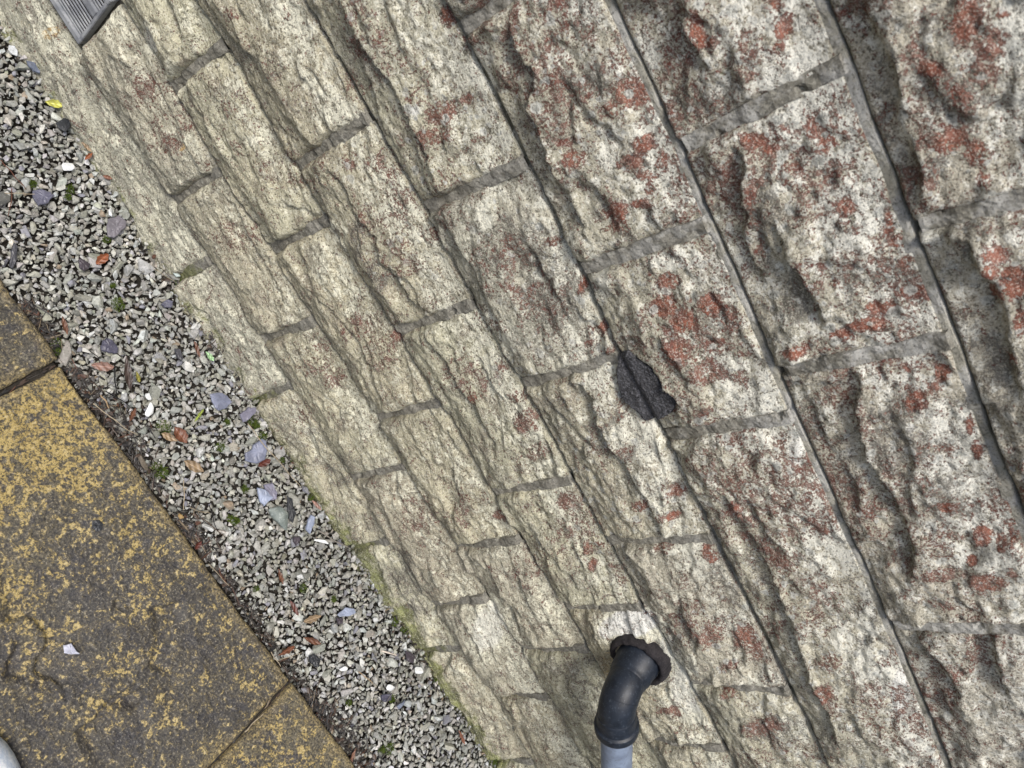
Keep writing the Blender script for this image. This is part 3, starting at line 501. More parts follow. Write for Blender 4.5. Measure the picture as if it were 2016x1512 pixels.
def mat_fresh():
    t = NT('fresh_mortar'); p = t.pos()
    fine = t.noise(p, 480, 4, .8); mid = t.noise(p, 60, 3)
    c = t.mix(t.ramp(mid, .35, .65), (.040, .040, .043), (.080, .079, .085))
    c = t.mix(t.ramp(fine, .5, .62), c, (.16, .16, .175))
    c = t.mix(t.ramp(fine, .44, .36), c, (.008, .008, .009))
    lam = t.noise(t.mapping(p, scale=(90, 90, 420), rot=(0, math.radians(-12), 0)), 1, 3, .6)
    n = t.bump(t.math('ADD', fine, lam), .9, .003)
    return t.done(c, .85, n, .3)

def mat_slab():
    t = NT('riven_paving'); p = t.pos()
    at = t.attr('marks'); r, g, b = t.sep(at.outputs['Color'])[:3]
    big = t.noise(p, 7, 3); mid = t.noise(p, 42, 5, .7, .5); fine = t.noise(p, 330, 4, .75); clot = t.noise(p, 135, 4, .6, .3)
    c = t.mix(t.ramp(t.noise(p, 14, 5, .65), .36, .66), (.058, .053, .042), (.115, .100, .064))
    c = t.mix(t.math('MULTIPLY', t.ramp(t.noise(p, 23, 4, .6, .8), .50, .62), .85), c, (.040, .039, .046))
    c = t.mix(t.math('MULTIPLY', t.ramp(t.noise(p, 60, 4, .65, .5), .54, .64), .7), c, (.140, .125, .090))
    c = t.mix(t.math('MULTIPLY', b, .75), c, (.034, .032, .033))
    # yellow lichen crust in small clots
    y = t.math('ADD', t.math('MULTIPLY', t.math('SUBTRACT', clot, .5), 3.8), t.math('MULTIPLY', t.math('SUBTRACT', mid, .5), 2.6))
    y = t.math('ADD', y, t.math('MULTIPLY', t.math('SUBTRACT', fine, .5), 1.3))
    y = t.math('ADD', y, t.math('SUBTRACT', t.math('MULTIPLY', r, 1.3), .62))
    ycol = t.mix(t.ramp(mid, .4, .62), (.29, .205, .050), (.46, .345, .115))
    ycol = t.mix(t.ramp(clot, .55, .7), ycol, (.54, .43, .20))
    c = t.mix(t.math('MULTIPLY', t.ramp(y, -.05, .38), .9), c, ycol)
    c = t.mix(t.math('MULTIPLY', t.ramp(y, -.7, .1), .25), c, (.20, .155, .07))
    c = t.mix(t.math('MULTIPLY', g, .8), c, t.mix(t.ramp(fine, .4, .6), (.15, .115, .05), (.30, .225, .09)))
    c = t.mix(t.math('MULTIPLY', t.ramp(fine, .52, .40), .85), c, (.020, .019, .020))
    c = t.mix(t.math('MULTIPLY', t.ramp(fine, .56, .66), .45), c, (.42, .38, .30))
    h = t.math('ADD', t.math('MULTIPLY', fine, .6), t.math('MULTIPLY', clot, .8))
    n = t.bump(h, .9, .0025, t.bump(t.noise(p, 36, 5, .6), .6, .006))
    return t.done(c, t.math('SUBTRACT', .75, t.math('MULTIPLY', b, .30)), n, .45)

def mat_gravel():
    t = NT('limestone_chips'); p = t.pos()
    at = t.attr('tint')
    fine = t.noise(p, 380, 4, .7); mid = t.noise(p, 120, 3, .6)
    c = t.mix(t.math('MULTIPLY', t.ramp(mid, .40, .66), .45), at.outputs['Color'], (.16, .16, .14))
    c = t.mix(t.math('MULTIPLY', t.ramp(fine, .56, .70), .4), c, (.55, .55, .50))
    c = t.mix(t.math('MULTIPLY', t.ramp(fine, .46, .36), .6), c, (.07, .07, .06))
    n = t.bump(fine, .6, .0012)
    return t.done(c, t.math('ADD', .38, t.math('MULTIPLY', mid, .35)), n, .5)

def mat_simple(name, c1, c2, scale=90, rough=.6, spec=.4, bump=.4, dist=.001, c3=None):
    t = NT(name); p = t.pos()
    n1 = t.noise(p, scale, 4, .65); n2 = t.noise(p, scale * 5, 3, .7)
    c = t.mix(t.ramp(n1, .35, .65), c1, c2)
    if c3: c = t.mix(t.math('MULTIPLY', t.ramp(n2, .55, .68), .7), c, c3)
    return t.done(c, rough, t.bump(t.math('ADD', n1, n2), bump, dist), spec)

def mat_slate(name, c):
    t = NT(name); p = t.pos()
    n1 = t.noise(p, 60, 4, .6); n2 = t.noise(p, 400, 3, .7); lam = t.noise(t.mapping(p, scale=(1, .25, 1), rot=(0, 0, .7)), 300, 3)
    cc = t.mix(t.ramp(n1, .35, .68), tuple(x * .78 for x in c), tuple(min(1, x * 1.15) for x in c))
    cc = t.mix(t.math('MULTIPLY', t.ramp(n2, .6, .72), .45), cc, (.36, .36, .38))
    return t.done(cc, .42, t.bump(t.math('ADD', lam, n2), .45, .0008), .5)

def mat_leaf(name, c):
    t = NT(name); tc = t.n('ShaderNodeTexCoord').outputs['Object']
    sx = t.n('ShaderNodeSeparateXYZ'); t.link(tc, sx.inputs[0])
    p = t.pos(); n1 = t.noise(p, 140, 4, .7)
    cc = t.mix(t.ramp(n1, .38, .64), tuple(x * .55 for x in c), c)
    vein = t.math('ABSOLUTE', sx.outputs[1])
    side = t.math('ABSOLUTE', t.math('SINE', t.math('MULTIPLY', t.math('SUBTRACT', sx.outputs[0], t.math('MULTIPLY', vein, 1.2)), 1500)))
    cc = t.mix(t.math('MULTIPLY', t.ramp(side, .22, .02), .4), cc, tuple(min(1, x * 1.6) for x in c))
    cc = t.mix(t.math('MULTIPLY', t.ramp(vein, .0007, .0002), .6), cc, tuple(min(1, x * 1.7 + .03) for x in c))
    return t.done(cc, .45, t.bump(n1, .5, .001), .45)

M_STONE = mat_stone(); M_MORTAR = mat_mortar(); M_FRESH = mat_fresh(); M_BED_SHADED = mat_mortar('bed_mortar_shaded', (.075, .072, .052), (.125, .118, .088)); M_BEDM = mat_mortar('bed_mortar', (.235, .225, .185), (.37, .355, .30)); M_SLAB = mat_slab(); M_GRAVEL = mat_gravel()  # low-course bed mortar is coloured darker to paint in groove shade
M_SOIL = mat_simple('damp_soil', (.018, .016, .013), (.035, .030, .024), 120, .85, .3, .8, .003, (.07, .06, .05))
M_MOSS = mat_simple('moss_green', (.035, .060, .008), (.085, .115, .018), 200, .9, .2, .5, .001)
def mat_litter():
    t = NT('leaf_litter'); p = t.pos(); at = t.attr('tint')
    n1 = t.noise(p, 220, 3, .7)
    return t.done(t.mix(t.ramp(n1, .35, .65), t.mix(.5, at.outputs['Color'], (.012, .010, .010)), at.outputs['Color']), .5, t.bump(n1, .5, .001), .5)
M_LITTER = mat_litter()
LIT = [(.014, .013, .013)] * 6 + [(.030, .024, .020)] * 5 + [(.060, .038, .026)] * 3 + [(.090, .040, .024)] * 1 + [(.18, .14, .09)] * 1 + [(.05, .045, .04)] * 3

# ---------------------------------------------------------------- the setting
gs = 30.0
gx = [-gs, -1.2, 2.2, gs]; gy = [-gs, -3.0, 0.02, gs]
gv = [(x, y, -0.030) for x in gx for y in gy]
ground = mesh_obj('ground', gv, [(i * 4 + j, (i + 1) * 4 + j, (i + 1) * 4 + j + 1, i * 4 + j + 1) for i in range(3) for j in range(3)], M_SOIL, smooth=False)
tag(ground, 'dark damp soil under the gravel and paving', kind='structure')

# ---------------------------------------------------------------- stone wall
wall = empty('stone_wall', (0.3, 0, 0))
tag(wall, 'coursed sandstone wall with rock faces, pale crust and brick-red lichen, rising from the gravel', 'wall')
wall_inv = Matrix.Translation((-0.3, 0, 0))

def wall_part(name, v, f, mat, loc, smooth=True, attrs=None):
    o = mesh_obj(name, v, f, mat, wall, smooth, attrs, loc)
    o.matrix_parent_inverse = wall_inv
    return o

X0, X1 = -0.95, 2.05
NC = 16
PITCH = .1452
def bed_z(k, x):
    """height of bed joint k at x (k=0 is the wall foot)"""
    x = np.asarray(x, dtype=float)
    if k == 0: return np.full_like(x, -0.022)
    if k < len(BEDS):
        q = np.array(BEDS[k]); xs = q[:, 0]; zs = q[:, 1]
        A = np.polyfit(xs, zs, 1)
        A[0] = np.clip(A[0], -.01, .03); base = zs.mean()
        lin = base + A[0] * (x - xs.mean())
        xs2 = np.concatenate([[xs[0] - .15], xs, [xs[-1] + .15]])
        rs = zs - (base + A[0] * (xs - xs.mean()))
        rs2 = np.concatenate([[0], rs, [0]])
        return lin + .30 * np.interp(x, xs2, rs2) + .0009 * gnoise(x * 22, x * 0 + k * 5.3)
    b = .9655 + (k - 7) * PITCH
    return b + .0025 * gnoise(x * 9, x * 0 + k * 5.3) + .0016 * gnoise(x * 22, x * 0 + k * 5.3)

rng = random.Random(11)
TOPG = [.0036, .0036, .0036, .0034, .0040, .0058, .0076, .0088, .0090]
joints = {}
for k in range(NC):
    js = [tuple(j) for j in JOINTS.get(k, [])]
    if k < 8 and js:
        xs = sorted(js)
        if k == 1: xs = [(-.335, -.335)] + xs
        lim_r = {0: .98, 1: 1.0, 2: 1.0, 3: 1.02, 4: .98, 5: .92, 6: .86, 7: .80}[k]
        x = max(xs[-1]); x = max(x, lim_r - .12)
        while x < X1 - .2:
            x += rng.uniform(.20, .34); xs.append((x, x + rng.uniform(-.004, .004)))
        x = min(xs[0]); x = min(x, {0: -.42, 1: -.30, 2: -.34, 3: -.24, 4: -.20, 5: -.15, 6: -.1, 7: -.05}[k] + .1)
        if k == 1: x = -.52; xs = [(-.52, -.52)] + xs
        while x > X0 + .2:
            x -= rng.uniform(.20, .34); xs.insert(0, (x, x + rng.uniform(-.004, .004)))
    else:
        xs = []; x = X0 + rng.uniform(.05, .3)
        while x < X1 - .1:
            xs.append((x, x + rng.uniform(-.004, .004))); x += rng.uniform(.22, .42)
    joints[k] = xs

def marks_at(x, z, lst):
    s = np.zeros_like(x)
    for (cx, cz, a, b, c, st) in lst:
        dx = x - cx; dz = z - cz
        near = (np.abs(dx) < .16) & (np.abs(dz) < .16)
        if not near.any(): continue
        q = a * dx * dx + 2 * b * dx * dz + c * dz * dz
        s = np.maximum(s, np.where(near, st * (1 - sstep(.25, 1.75, q)), 0))
    return s

def scarp_at(x, z):
    h = np.zeros_like(x)
    for pts, drop, decay in SCARPS:
        P_ = np.array(pts)
        if P_[:, 0].max() < x.min() - .05 or P_[:, 0].min() > x.max() + .05 or P_[:, 1].max() < z.min() - .05 or P_[:, 1].min() > z.max() + .05: continue
        best = np.full(x.shape, 1e9); side = np.zeros_like(x); tt = np.zeros_like(x)
        L = np.concatenate([[0], np.cumsum(np.linalg.norm(np.diff(P_, axis=0), axis=1))]); tot = L[-1]
        wx = x + .0020 * gnoise(x * 110, z * 110, 5); wz = z + .0020 * gnoise(x * 110, z * 110, 9)
        for i in range(len(P_) - 1):
            a = P_[i]; d = P_[i + 1] - a; l = np.linalg.norm(d)
            if l < 1e-6: continue
            u = d / l
            s = np.clip(((wx - a[0]) * u[0] + (wz - a[1]) * u[1]), 0, l)
            qx = wx - (a[0] + u[0] * s); qz = wz - (a[1] + u[1] * s)
            dist = np.hypot(qx, qz)
            # travelling down the picture = towards +x; lower ground lies on the -z side
            sd = qx * (-u[1]) + qz * u[0]
            m_ = dist < best
            best = np.where(m_, dist, best); side = np.where(m_, sd, side); tt = np.where(m_, L[i] + s, tt)
        end = sstep(-.005, .020, tt) * sstep(-.005, .020, tot - tt) * .85 + .15 * ((tt > 0) & (tt < tot))
        low = sstep(.0012, -.0030, np.where(side < 0, -best, best))
        h -= (drop * .72) * low * np.exp(-np.maximum(best - .004, 0) / decay) * end
        h += drop * .22 * (side >= 0) * np.exp(-best / .012) * end
    return h

_pp = np.array(PATCH); _pc = _pp.mean(0)
_pa = np.arctan2(_pp[:, 1] - _pc[1], _pp[:, 0] - _pc[0]); _pr = np.hypot(_pp[:, 0] - _pc[0], _pp[:, 1] - _pc[1])
_o = np.argsort(_pa); _pa = _pa[_o]; _pr = _pr[_o]
def in_patch(x, z):
    a = np.arctan2(z - _pc[1], x - _pc[0]); r_ = np.hypot(x - _pc[0], z - _pc[1])
    R_ = np.interp(a, np.concatenate([_pa - 2 * np.pi, _pa, _pa + 2 * np.pi]), np.tile(_pr, 3))
    return 1 - sstep(.92, 1.12, r_ / R_)

def build_stone(k, jl, jr, idx, detailed):
    res = .0026 if detailed else .011
    gap = .0048 if k < 5 else .0054
    xa = min(jl) + gap; xb = max(jr) - gap
    zt0 = float(bed_z(k, (xa + xb) / 2)); zt1 = float(bed_z(k + 1, (xa + xb) / 2))
    nu = max(8, int((xb - xa) / res)); nv = max(8, int((zt1 - zt0) / (res * .9)))
    s = np.linspace(0, 1, nu)[:, None] * np.ones((1, nv)); t_ = np.ones((nu, 1)) * np.linspace(0, 1, nv)[None, :]
    sd = idx * 13 + k * 101
    left = jl[0] + (jl[1] - jl[0]) * t_ + gap + .0026 * gnoise(t_ * 4, t_ * 0 + sd) + .0013 * gnoise(t_ * 15, t_ * 0 + sd)
    right = jr[0] + (jr[1] - jr[0]) * t_ - gap + .0026 * gnoise(t_ * 4, t_ * 0 + sd + 7.7) + .0013 * gnoise(t_ * 15, t_ * 0 + sd + 3.3)
    x = left + (right - left) * s
    bot = bed_z(k, x) + (.0036 if k < 4 else .0026 if k < 6 else .0012) + .0006 * gnoise(x * 40, x * 0 + sd * .7)
    top = bed_z(k + 1, x) - TOPG[min(k, 8)] + .0010 * gnoise(x * 30, x * 0 + sd * .31)
    z = bot + (top - bot) * t_
    W_ = (right - left); Hh = (top - bot)
    dl = s * W_; dr = (1 - s) * W_; db = t_ * Hh; dt = (1 - t_) * Hh
    rr = random.Random(sd + 2)
    amp = (.0205, .0210, .0205, .0195, .0180, .0160, .0150, .0140)[min(k, 7)]
    crest = (rr.uniform(.24, .38) if k < 5 else rr.uniform(.16, .30)) + (.07 if k < 5 else .11) * gnoise(x * (5 if k < 5 else 9), x * 0 + sd * .7)
    crest = np.clip(crest, .08, .55)
    up_ = np.clip(t_ / crest, 0, 1); dn = np.clip((t_ - crest) / (1 - crest), 0, 1)
    prof = np.where(t_ < crest, .42 + .58 * up_ ** .95, 1 - (.74 if k < 5 else .58) * dn ** 1.1)
    # warped domain
    wx = x + .006 * gnoise(x * 26, z * 34, sd % 50); wz = z + .004 * gnoise(x * 26, z * 34, sd % 50 + 4)
    h = amp * prof
    h = h + (.0011 * gnoise(wx * 5, wz * 16, sd % 91) if k < 5 else .0018 * gnoise(wx * 9, wz * 17, sd % 91))
    # sloping chip planes, laminated along the bed
    ca, sa = math.cos(.22), math.sin(.22)
    rx = wx * ca - wz * sa; rz = wx * sa + wz * ca
    h = h + facets(rx, rz, (.16 if k < 5 else .095), (.032 if k < 5 else .040), (.07 if k < 5 else .10), (.0015 if k < 5 else .0027), sd % 97, .035)
    h = h + facets(rx + .3, rz, (.050 if k < 5 else .036), (.014 if k < 5 else .017), (.11 if k < 5 else .14), (.0005 if k < 5 else .0008), sd % 89, .05)
    lamr = 1 - np.abs(gnoise(rx * 13 + 3, rz * 62, sd % 61)) * 2
    lamf = 1 - np.abs(gnoise(rx * 34, rz * 190, sd % 59)) * 2
    rough_ = .45 + .75 * sstep(-.3, .5, gnoise(x * 8, z * 10, sd % 53))
    h = h + rough_ * (.0006 * lamr + .0004 * lamf * (1 if detailed else 0))
    if detailed:
        h = h + facets(rx + .7, rz + .2, .013, .0062, .26, .00045, sd % 83, .10)
    h = h + scarp_at(x, z) * (.80 if k < 5 else 1.0)
    h = h + .0010 * fbm(x * 120, z * 170, 3 if detailed else 1, sd % 77)
    h = np.maximum(h, .0045 + .001 * gnoise(x * 60, z * 60, 3))
    if k in (4, 5):
        ip = in_patch(x, z)
        h = h * (1 - ip) + np.minimum(h, .009) * ip
    # arrises
    e_b = sstep(-.0005, .0022, db); e_t = sstep(-.0010, .0040, dt)
    nn = .5 + .5 * gnoise(x * 40, z * 40, sd % 71)
    e_l = sstep(-.001, .003 + .006 * nn, dl); e_r = sstep(-.001, .003 + .006 * nn, dr)
    hb = .0015
    hb = .0012 + .0040 * sstep(.1, .4, t_)
    h = hb + (h - hb) * (e_b ** .6) * (.55 + .45 * e_t) * (.25 + .75 * e_l) * (.25 + .75 * e_r)
    y = -h
    # outline ring bent back into the wall
    def pad(a, f):
        a = np.pad(a, 1, mode='edge'); return a
    X = np.pad(x, 1, mode='edge'); Z = np.pad(z, 1, mode='edge'); Y = np.pad(y, 1, mode='edge')
    Y[0, :] = .022; Y[-1, :] = .022; Y[:, 0] = .022; Y[:, -1] = .022
    v = np.stack([X.ravel(), Y.ravel(), Z.ravel()], 1)
    f = grid_faces(nu + 2, nv + 2)
    if detailed:
        red = marks_at(X, Z, RED)
        amb = (.44 * sstep(.45, .80, Z) + .07) * np.clip(.35 + 1.3 * gnoise(X * 7, Z * 9, 21) + .5 * gnoise(X * 25, Z * 25, 22), 0, 1)
        red = np.maximum(red, amb)
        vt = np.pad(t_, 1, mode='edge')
        pale = marks_at(X, Z, PALE)
        pale = np.maximum(pale, (.35 + .16 * (Z < .55) + .55 * gnoise(X * 12, Z * 6, 31)) * sstep(.42, .8, vt) * sstep(1.0, .97, vt) * (.7 + .3 * (Z > .4)))  # this band paints light onto the upper part of each stone
        dark = np.maximum(marks_at(X, Z, DARK), .16 * sstep(.22, .0, vt))  # algae marks, plus underside shade painted along each stone's lower edge
        och = marks_at(X, Z, OCHRE)
    else:
        n1 = gnoise(X * 9, Z * 11, 21)
        red = np.clip(.35 + .8 * n1, 0, 1) * sstep(.45, .8, Z); pale = np.clip(.3 + .6 * gnoise(X * 12, Z * 6, 31), 0, 1)
        dark = np.clip(.3 + .5 * n1, 0, 1) * sstep(.4, .8, Z); och = X * 0
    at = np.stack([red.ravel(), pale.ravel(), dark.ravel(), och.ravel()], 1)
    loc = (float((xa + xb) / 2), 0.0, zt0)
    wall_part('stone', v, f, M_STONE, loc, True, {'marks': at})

VIS_L = [-.50, -.46, -.42, -.34, -.27, -.19, -.11, -.04]
VIS_R = [1.02, 1.0, 1.05, 1.05, 1.05, .98, .93, .90]
n_st = 0
for k in range(NC):
    xs = [(X0, X0)] + joints[k] + [(X1, X1)]
    for i in range(len(xs) - 1):
        if k == 1 and abs(xs[i][0] + .52) < 1e-6: continue      # the air vent takes this place
        det = k < 9 and max(xs[i + 1]) > (VIS_L[k] if k < 8 else -.02) and min(xs[i]) < (VIS_R[k] if k < 8 else .9)
        if k == 8 and not (max(xs[i + 1]) > .05 and min(xs[i]) < .7): det = False
        build_stone(k, xs[i], xs[i + 1], i, det); n_st += 1
    # upright mortar joints
    for (a, b) in joints[k]:
        if k == 1 and (abs(a + .52) < 1e-6 or abs(a + .335) < 1e-6): continue
        zb = float(bed_z(k, a)); zt = float(bed_z(k + 1, a)) - .004
        nu, nv = 9, 46
        s = np.linspace(-1, 1, nu)[:, None] * np.ones((1, nv)); t_ = np.ones((nu, 1)) * np.linspace(0, 1, nv)[None, :]
        sd = a * 37 + k
        hw = .0092 + .0014 * gnoise(t_ * 5, t_ * 0 + sd)
        x = a + (b - a) * t_ + s * hw + .0012 * gnoise(t_ * 7, t_ * 0 + sd * 1.7)
        z = zb + (zt - zb) * t_ + .002
        h = .0066 + .0015 * gnoise(t_ * 4, t_ * 0 + sd) - .0016 * s ** 4 + .0007 * gnoise(x * 260, z * 260, 2) + .0016 * gnoise(x * 90, z * 90, 4)
        h = h - .006 * sstep(.42, .75, gnoise(x * 55, z * 55, 14))
        h = h + .0035 * sstep(.0, .5, t_) * (.5 + gnoise(t_ * 3, t_ * 0 + sd * 3))
        h = np.where(np.abs(s) > .97, -.004, h)
        h = h * 1.0
        h[:, 0] = -.006; h[:, -1] = .002
        v = np.stack([x.ravel(), -h.ravel(), z.ravel()], 1)
        wall_part('mortar_joint', v, grid_faces(nu, nv), M_MORTAR, (a, 0, zb), False)
    # bed joint above this course
    xx = np.arange(X0, X1, .004 if k < 9 else .02)
    zb = bed_z(k + 1, xx)
    prof = [(-.0165, -.004), (-.0160, .0040), (-.0115, .0044), (-.0085, .0046), (-.0050, .0046), (-.0020, .0042), (-.0012, .0030), (-.0002, .0005), (.0018, -.006)]
    nu, nv = len(xx), len(prof)
    wsc = (TOPG[min(k, 8)] + .003) / .0155
    pz = np.array([p_[0] for p_ in prof]) * wsc; ph = np.array([p_[1] for p_ in prof])
    X = xx[:, None] * np.ones((1, nv)); Z = zb[:, None] + pz[None, :] + .0007 * gnoise(X * 50, X * 0 + k)
    if k < 5: ph = np.where(ph > 0, ph * .30 - .0035, ph)
    Hm = ph[None, :] * (1 + .16 * gnoise(X * 9, X * 0 + k * 3.1) + .12 * gnoise(X * 35, Z * 60 + k * 3.1)) + (ph[None, :] > .002) * (.0007 * gnoise(X * 220, Z * 260, 2) + .0008 * gnoise(X * 80, Z * 80, 4))
    v = np.stack([X.ravel(), -Hm.ravel(), Z.ravel()], 1)
    wall_part('bed_joint', v, grid_faces(nu, nv), M_BEDM if k >= 5 else M_BED_SHADED, (X0, 0, float(zb[0])), False)

# solid core behind the faces
cv = [(X0, .006, -.03), (X1, .006, -.03), (X1, .006, NC * PITCH - .05), (X0, .006, NC * PITCH - .05),
      (X0, .25, -.03), (X1, .25, -.03), (X1, .25, NC * PITCH - .05), (X0, .25, NC * PITCH - .05)]
wall_part('mortar_core', cv, [(0, 1, 2, 3), (5, 4, 7, 6), (3, 2, 6, 7), (1, 5, 6, 2), (4, 0, 3, 7)], M_MORTAR, (X0, .006, 0), False)

# fresh dark mortar filling an old hole across a bed joint
pp = np.array(PATCH); cx, cz = pp.mean(0)
nr, na = 26, 120
ang = np.linspace(0, 2 * np.pi, na, endpoint=False)
pa = np.arctan2(pp[:, 1] - cz, pp[:, 0] - cx); pr = np.hypot(pp[:, 0] - cx, pp[:, 1] - cz)
o_ = np.argsort(pa); pa = pa[o_]; pr = pr[o_]
rad = np.interp(ang, np.concatenate([pa - 2 * np.pi, pa, pa + 2 * np.pi]), np.tile(pr, 3))
rad = rad * (1 + .05 * gnoise(np.cos(ang) * 6, np.sin(ang) * 6, 3))
q = np.linspace(0, 1, nr)[:, None] * np.ones((1, na))
X = cx + np.cos(ang)[None, :] * rad[None, :] * q; Z = cz + np.sin(ang)[None, :] * rad[None, :] * q
bz = bed_z(5, X)
groove = np.exp(-((Z - bz - .003 - .003 * gnoise(X * 20, X * 0, 4)) / .0045) ** 2)
Hh = .0125 + .0025 * sstep(bz, bz + .012, Z) - .0034 * groove + .0010 * gnoise(X * 45, Z * 60, 3) + .0007 * gnoise(X * 140, Z * 240, 5) + .0007 * gnoise(X * 380, Z * 420, 6)
Hh = Hh * (1 - sstep(.93, 1.0, q)) + .002 * sstep(.93, 1.0, q)
v = np.stack([X.ravel(), -Hh.ravel(), Z.ravel()], 1)
ii = np.arange(nr - 1)[:, None]; jj = np.arange(na)[None, :]
f = np.stack([(ii * na + jj).ravel(), (ii * na + (jj + 1) % na).ravel(), ((ii + 1) * na + (jj + 1) % na).ravel(), ((ii + 1) * na + jj).ravel()], 1)
o = wall_part('mortar_patch', v, f, M_FRESH, (float(cx), 0, float(cz)))
o['label'] = 'fresh black mortar patch filling a hole across the bed joint'

# ---------------------------------------------------------------- air vent set in the second course
vent = empty('air_vent', (-.43, -.012, .140))
tag(vent, 'grey plastic louvred air vent set in the low course of the stone wall', 'air vent')
M_VENT = mat_simple('vent_plastic', (.20, .21, .23), (.34, .35, .36), 40, .5, .5, .12, .0004, (.12, .12, .13))
M_DARK = mat_simple('vent_void', (.012, .012, .014), (.022, .022, .024), 60, .9, .1, .1, .001)
def box_part(name, x0, x1, y0, y1, z0, z1, mat, parent, bev=.0008):
    bm = bmesh.new()
    bmesh.ops.create_cube(bm, size=1)
    for vv in bm.verts: vv.co = Vector(((x0 + x1) / 2 + vv.co.x * (x1 - x0), (y0 + y1) / 2 + vv.co.y * (y1 - y0), (z0 + z1) / 2 + vv.co.z * (z1 - z0)))
    bmesh.ops.bevel(bm, geom=bm.edges[:], offset=bev, segments=2, affect='EDGES')
    me = bpy.data.meshes.new(name); bm.to_mesh(me); bm.free(); me.materials.append(mat)
    ob = bpy.data.objects.new(name, me); ob.parent = parent; ob.matrix_parent_inverse = Matrix.Translation(-Vector(parent.location)); col.objects.link(ob)
    return ob
VX0, VX1, VZ0, VZ1 = -.520, -.338, .1425, .252
bars = [(VX0, VX1, VZ0, VZ0 + .0095), (VX0, VX1, VZ1 - .009, VZ1), (VX1 - .0048, VX1, VZ0 + .0095, VZ1 - .009), (VX0, VX0 + .006, VZ0 + .0095, VZ1 - .009)]
for i, (a, b, c, d) in enumerate(bars):
    box_part('frame', a, b, -.0110 if i < 2 else -.0106, .002, c, d, M_VENT, vent)
box_part('divider', VX0 + .006, VX1 - .0048, -.0104, .002, .2030, .2150, M_VENT, vent)
for i in range(8):
    z0 = VZ0 + .0122 + i * .0062
    box_part('slat', VX0 + .006, VX1 - .0048, -.0086, -.0070, z0, z0 + .0026, M_VENT, vent, .0005)
for i in range(4):
    z0 = .2180 + i * .0061
    box_part('slat', VX0 + .006, VX1 - .0048, -.0086, -.0070, z0, z0 + .0026, M_VENT, vent, .0005)
box_part('backing', VX0 + .002, VX1 - .002, .0005, .004, VZ0 + .002, VZ1 - .002, M_DARK, vent)

# ---------------------------------------------------------------- waste pipe
PC = Vector((PIPE_X, 0, PIPE_Z))
A_ = PIPE_A
dirp = Vector((.877, 0, -.480)).normalized(); outd = Vector((0, -1, 0))
pipe = empty('waste_pipe', PC)
tag(pipe, 'grey plastic waste pipe with black push-fit elbow coming out of the wall', 'pipe')
M_BLACK = mat_simple('black_plastic', (.006, .009, .015), (.013, .018, .028), 60, .48, .38, .3, .0006, (.045, .055, .07))
M_PIPE = mat_simple('grey_pvc', (.135, .165, .225), (.19, .235, .315), 45, .5, .35, .2, .0006, (.10, .115, .14))
def sweep(name, path, radii, mat, parent, seg=56):
    n = len(path); rings = []
    tang = [(path[min(i + 1, n - 1)] - path[max(i - 1, 0)]).normalized() for i in range(n)]
    ref = outd.cross(dirp).normalized()
    for i in range(n):
        tt = tang[i]; nrm = (ref - tt * ref.dot(tt)).normalized(); bi = tt.cross(nrm)
        for j in range(seg):
            a = 2 * math.pi * j / seg
            rings.append(path[i] + (nrm * math.cos(a) + bi * math.sin(a)) * radii[i])
    f = []
    for i in range(n - 1):
        for j in range(seg):
            f.append((i * seg + j, i * seg + (j + 1) % seg, (i + 1) * seg + (j + 1) % seg, (i + 1) * seg + j))
    ob = mesh_obj(name, np.array([tuple(r) for r in rings]), f, mat, parent, True, None, tuple(path[0]))
    ob.matrix_parent_inverse = Matrix.Translation(-Vector(parent.location))
    for p_ in ob.data.polygons: pass
    return ob
def straight(p0, d, spec):
    """spec: list of (distance, radius)"""
    return [p0 + d * s for s, r in spec], [r for s, r in spec]
RB = .030
corner = PC + outd * A_
P1 = corner - outd * RB; P2 = corner + dirp * RB
path = []; rad_ = []
n = 18
for i in range(n + 1):
    a = math.pi / 2 * i / n
    path.append(P1 + outd * (RB * math.sin(a)) + dirp * (RB * (1 - math.cos(a)))); rad_.append(.0238)
sweep('elbow', path, rad_, M_BLACK, pipe)
# socket by the wall
L1 = A_ - RB
pa_, ra_ = straight(PC + outd * .004, outd, [(0, .020), (0, .0272), (.006, .0286), (L1 - .030, .0288), (L1 - .0285, .0278), (L1 - .013, .0268), (L1 - .012, .0256), (L1 - .006, .0250), (L1 - .003, .0238)])
sweep('socket', pa_, ra_, M_BLACK, pipe)
# socket holding the grey pipe, with its fat rim
pa_, ra_ = straight(P2, dirp, [(-.002, .0236), (-.0005, .0245), (.001, .0249), (.010, .0251), (.0195, .0252), (.0200, .0254), (.0215, .0280), (.0220, .0285), (.0230, .0287), (.031, .0287), (.033, .0285), (.0345, .0276), (.0350, .0265), (.0355, .0215)])
sweep('socket', pa_, ra_, M_BLACK, pipe)
for q_, r_ in ((.020, .0264),):
    pass
# moulding seams
def ring(center, d, r, thick, name='moulding_ring'):
    pa_, ra_ = straight(center, d, [(-thick, r - .001), (-thick * .6, r), (thick * .6, r), (thick, r - .001)])
    sweep(name, pa_, ra_, M_BLACK, pipe)
mid_a = math.pi / 4
midp = P1 + outd * (RB * math.sin(mid_a)) + dirp * (RB * (1 - math.cos(mid_a)))
ring(midp, (outd + dirp).normalized(), .02415, .0008)
pa_, ra_ = straight(P2 + dirp * .030, dirp, [(0, .0208), (.05, .0208), (.3, .0208), (.55, .0208)])
sweep('pipe', pa_, ra_, M_PIPE, pipe)
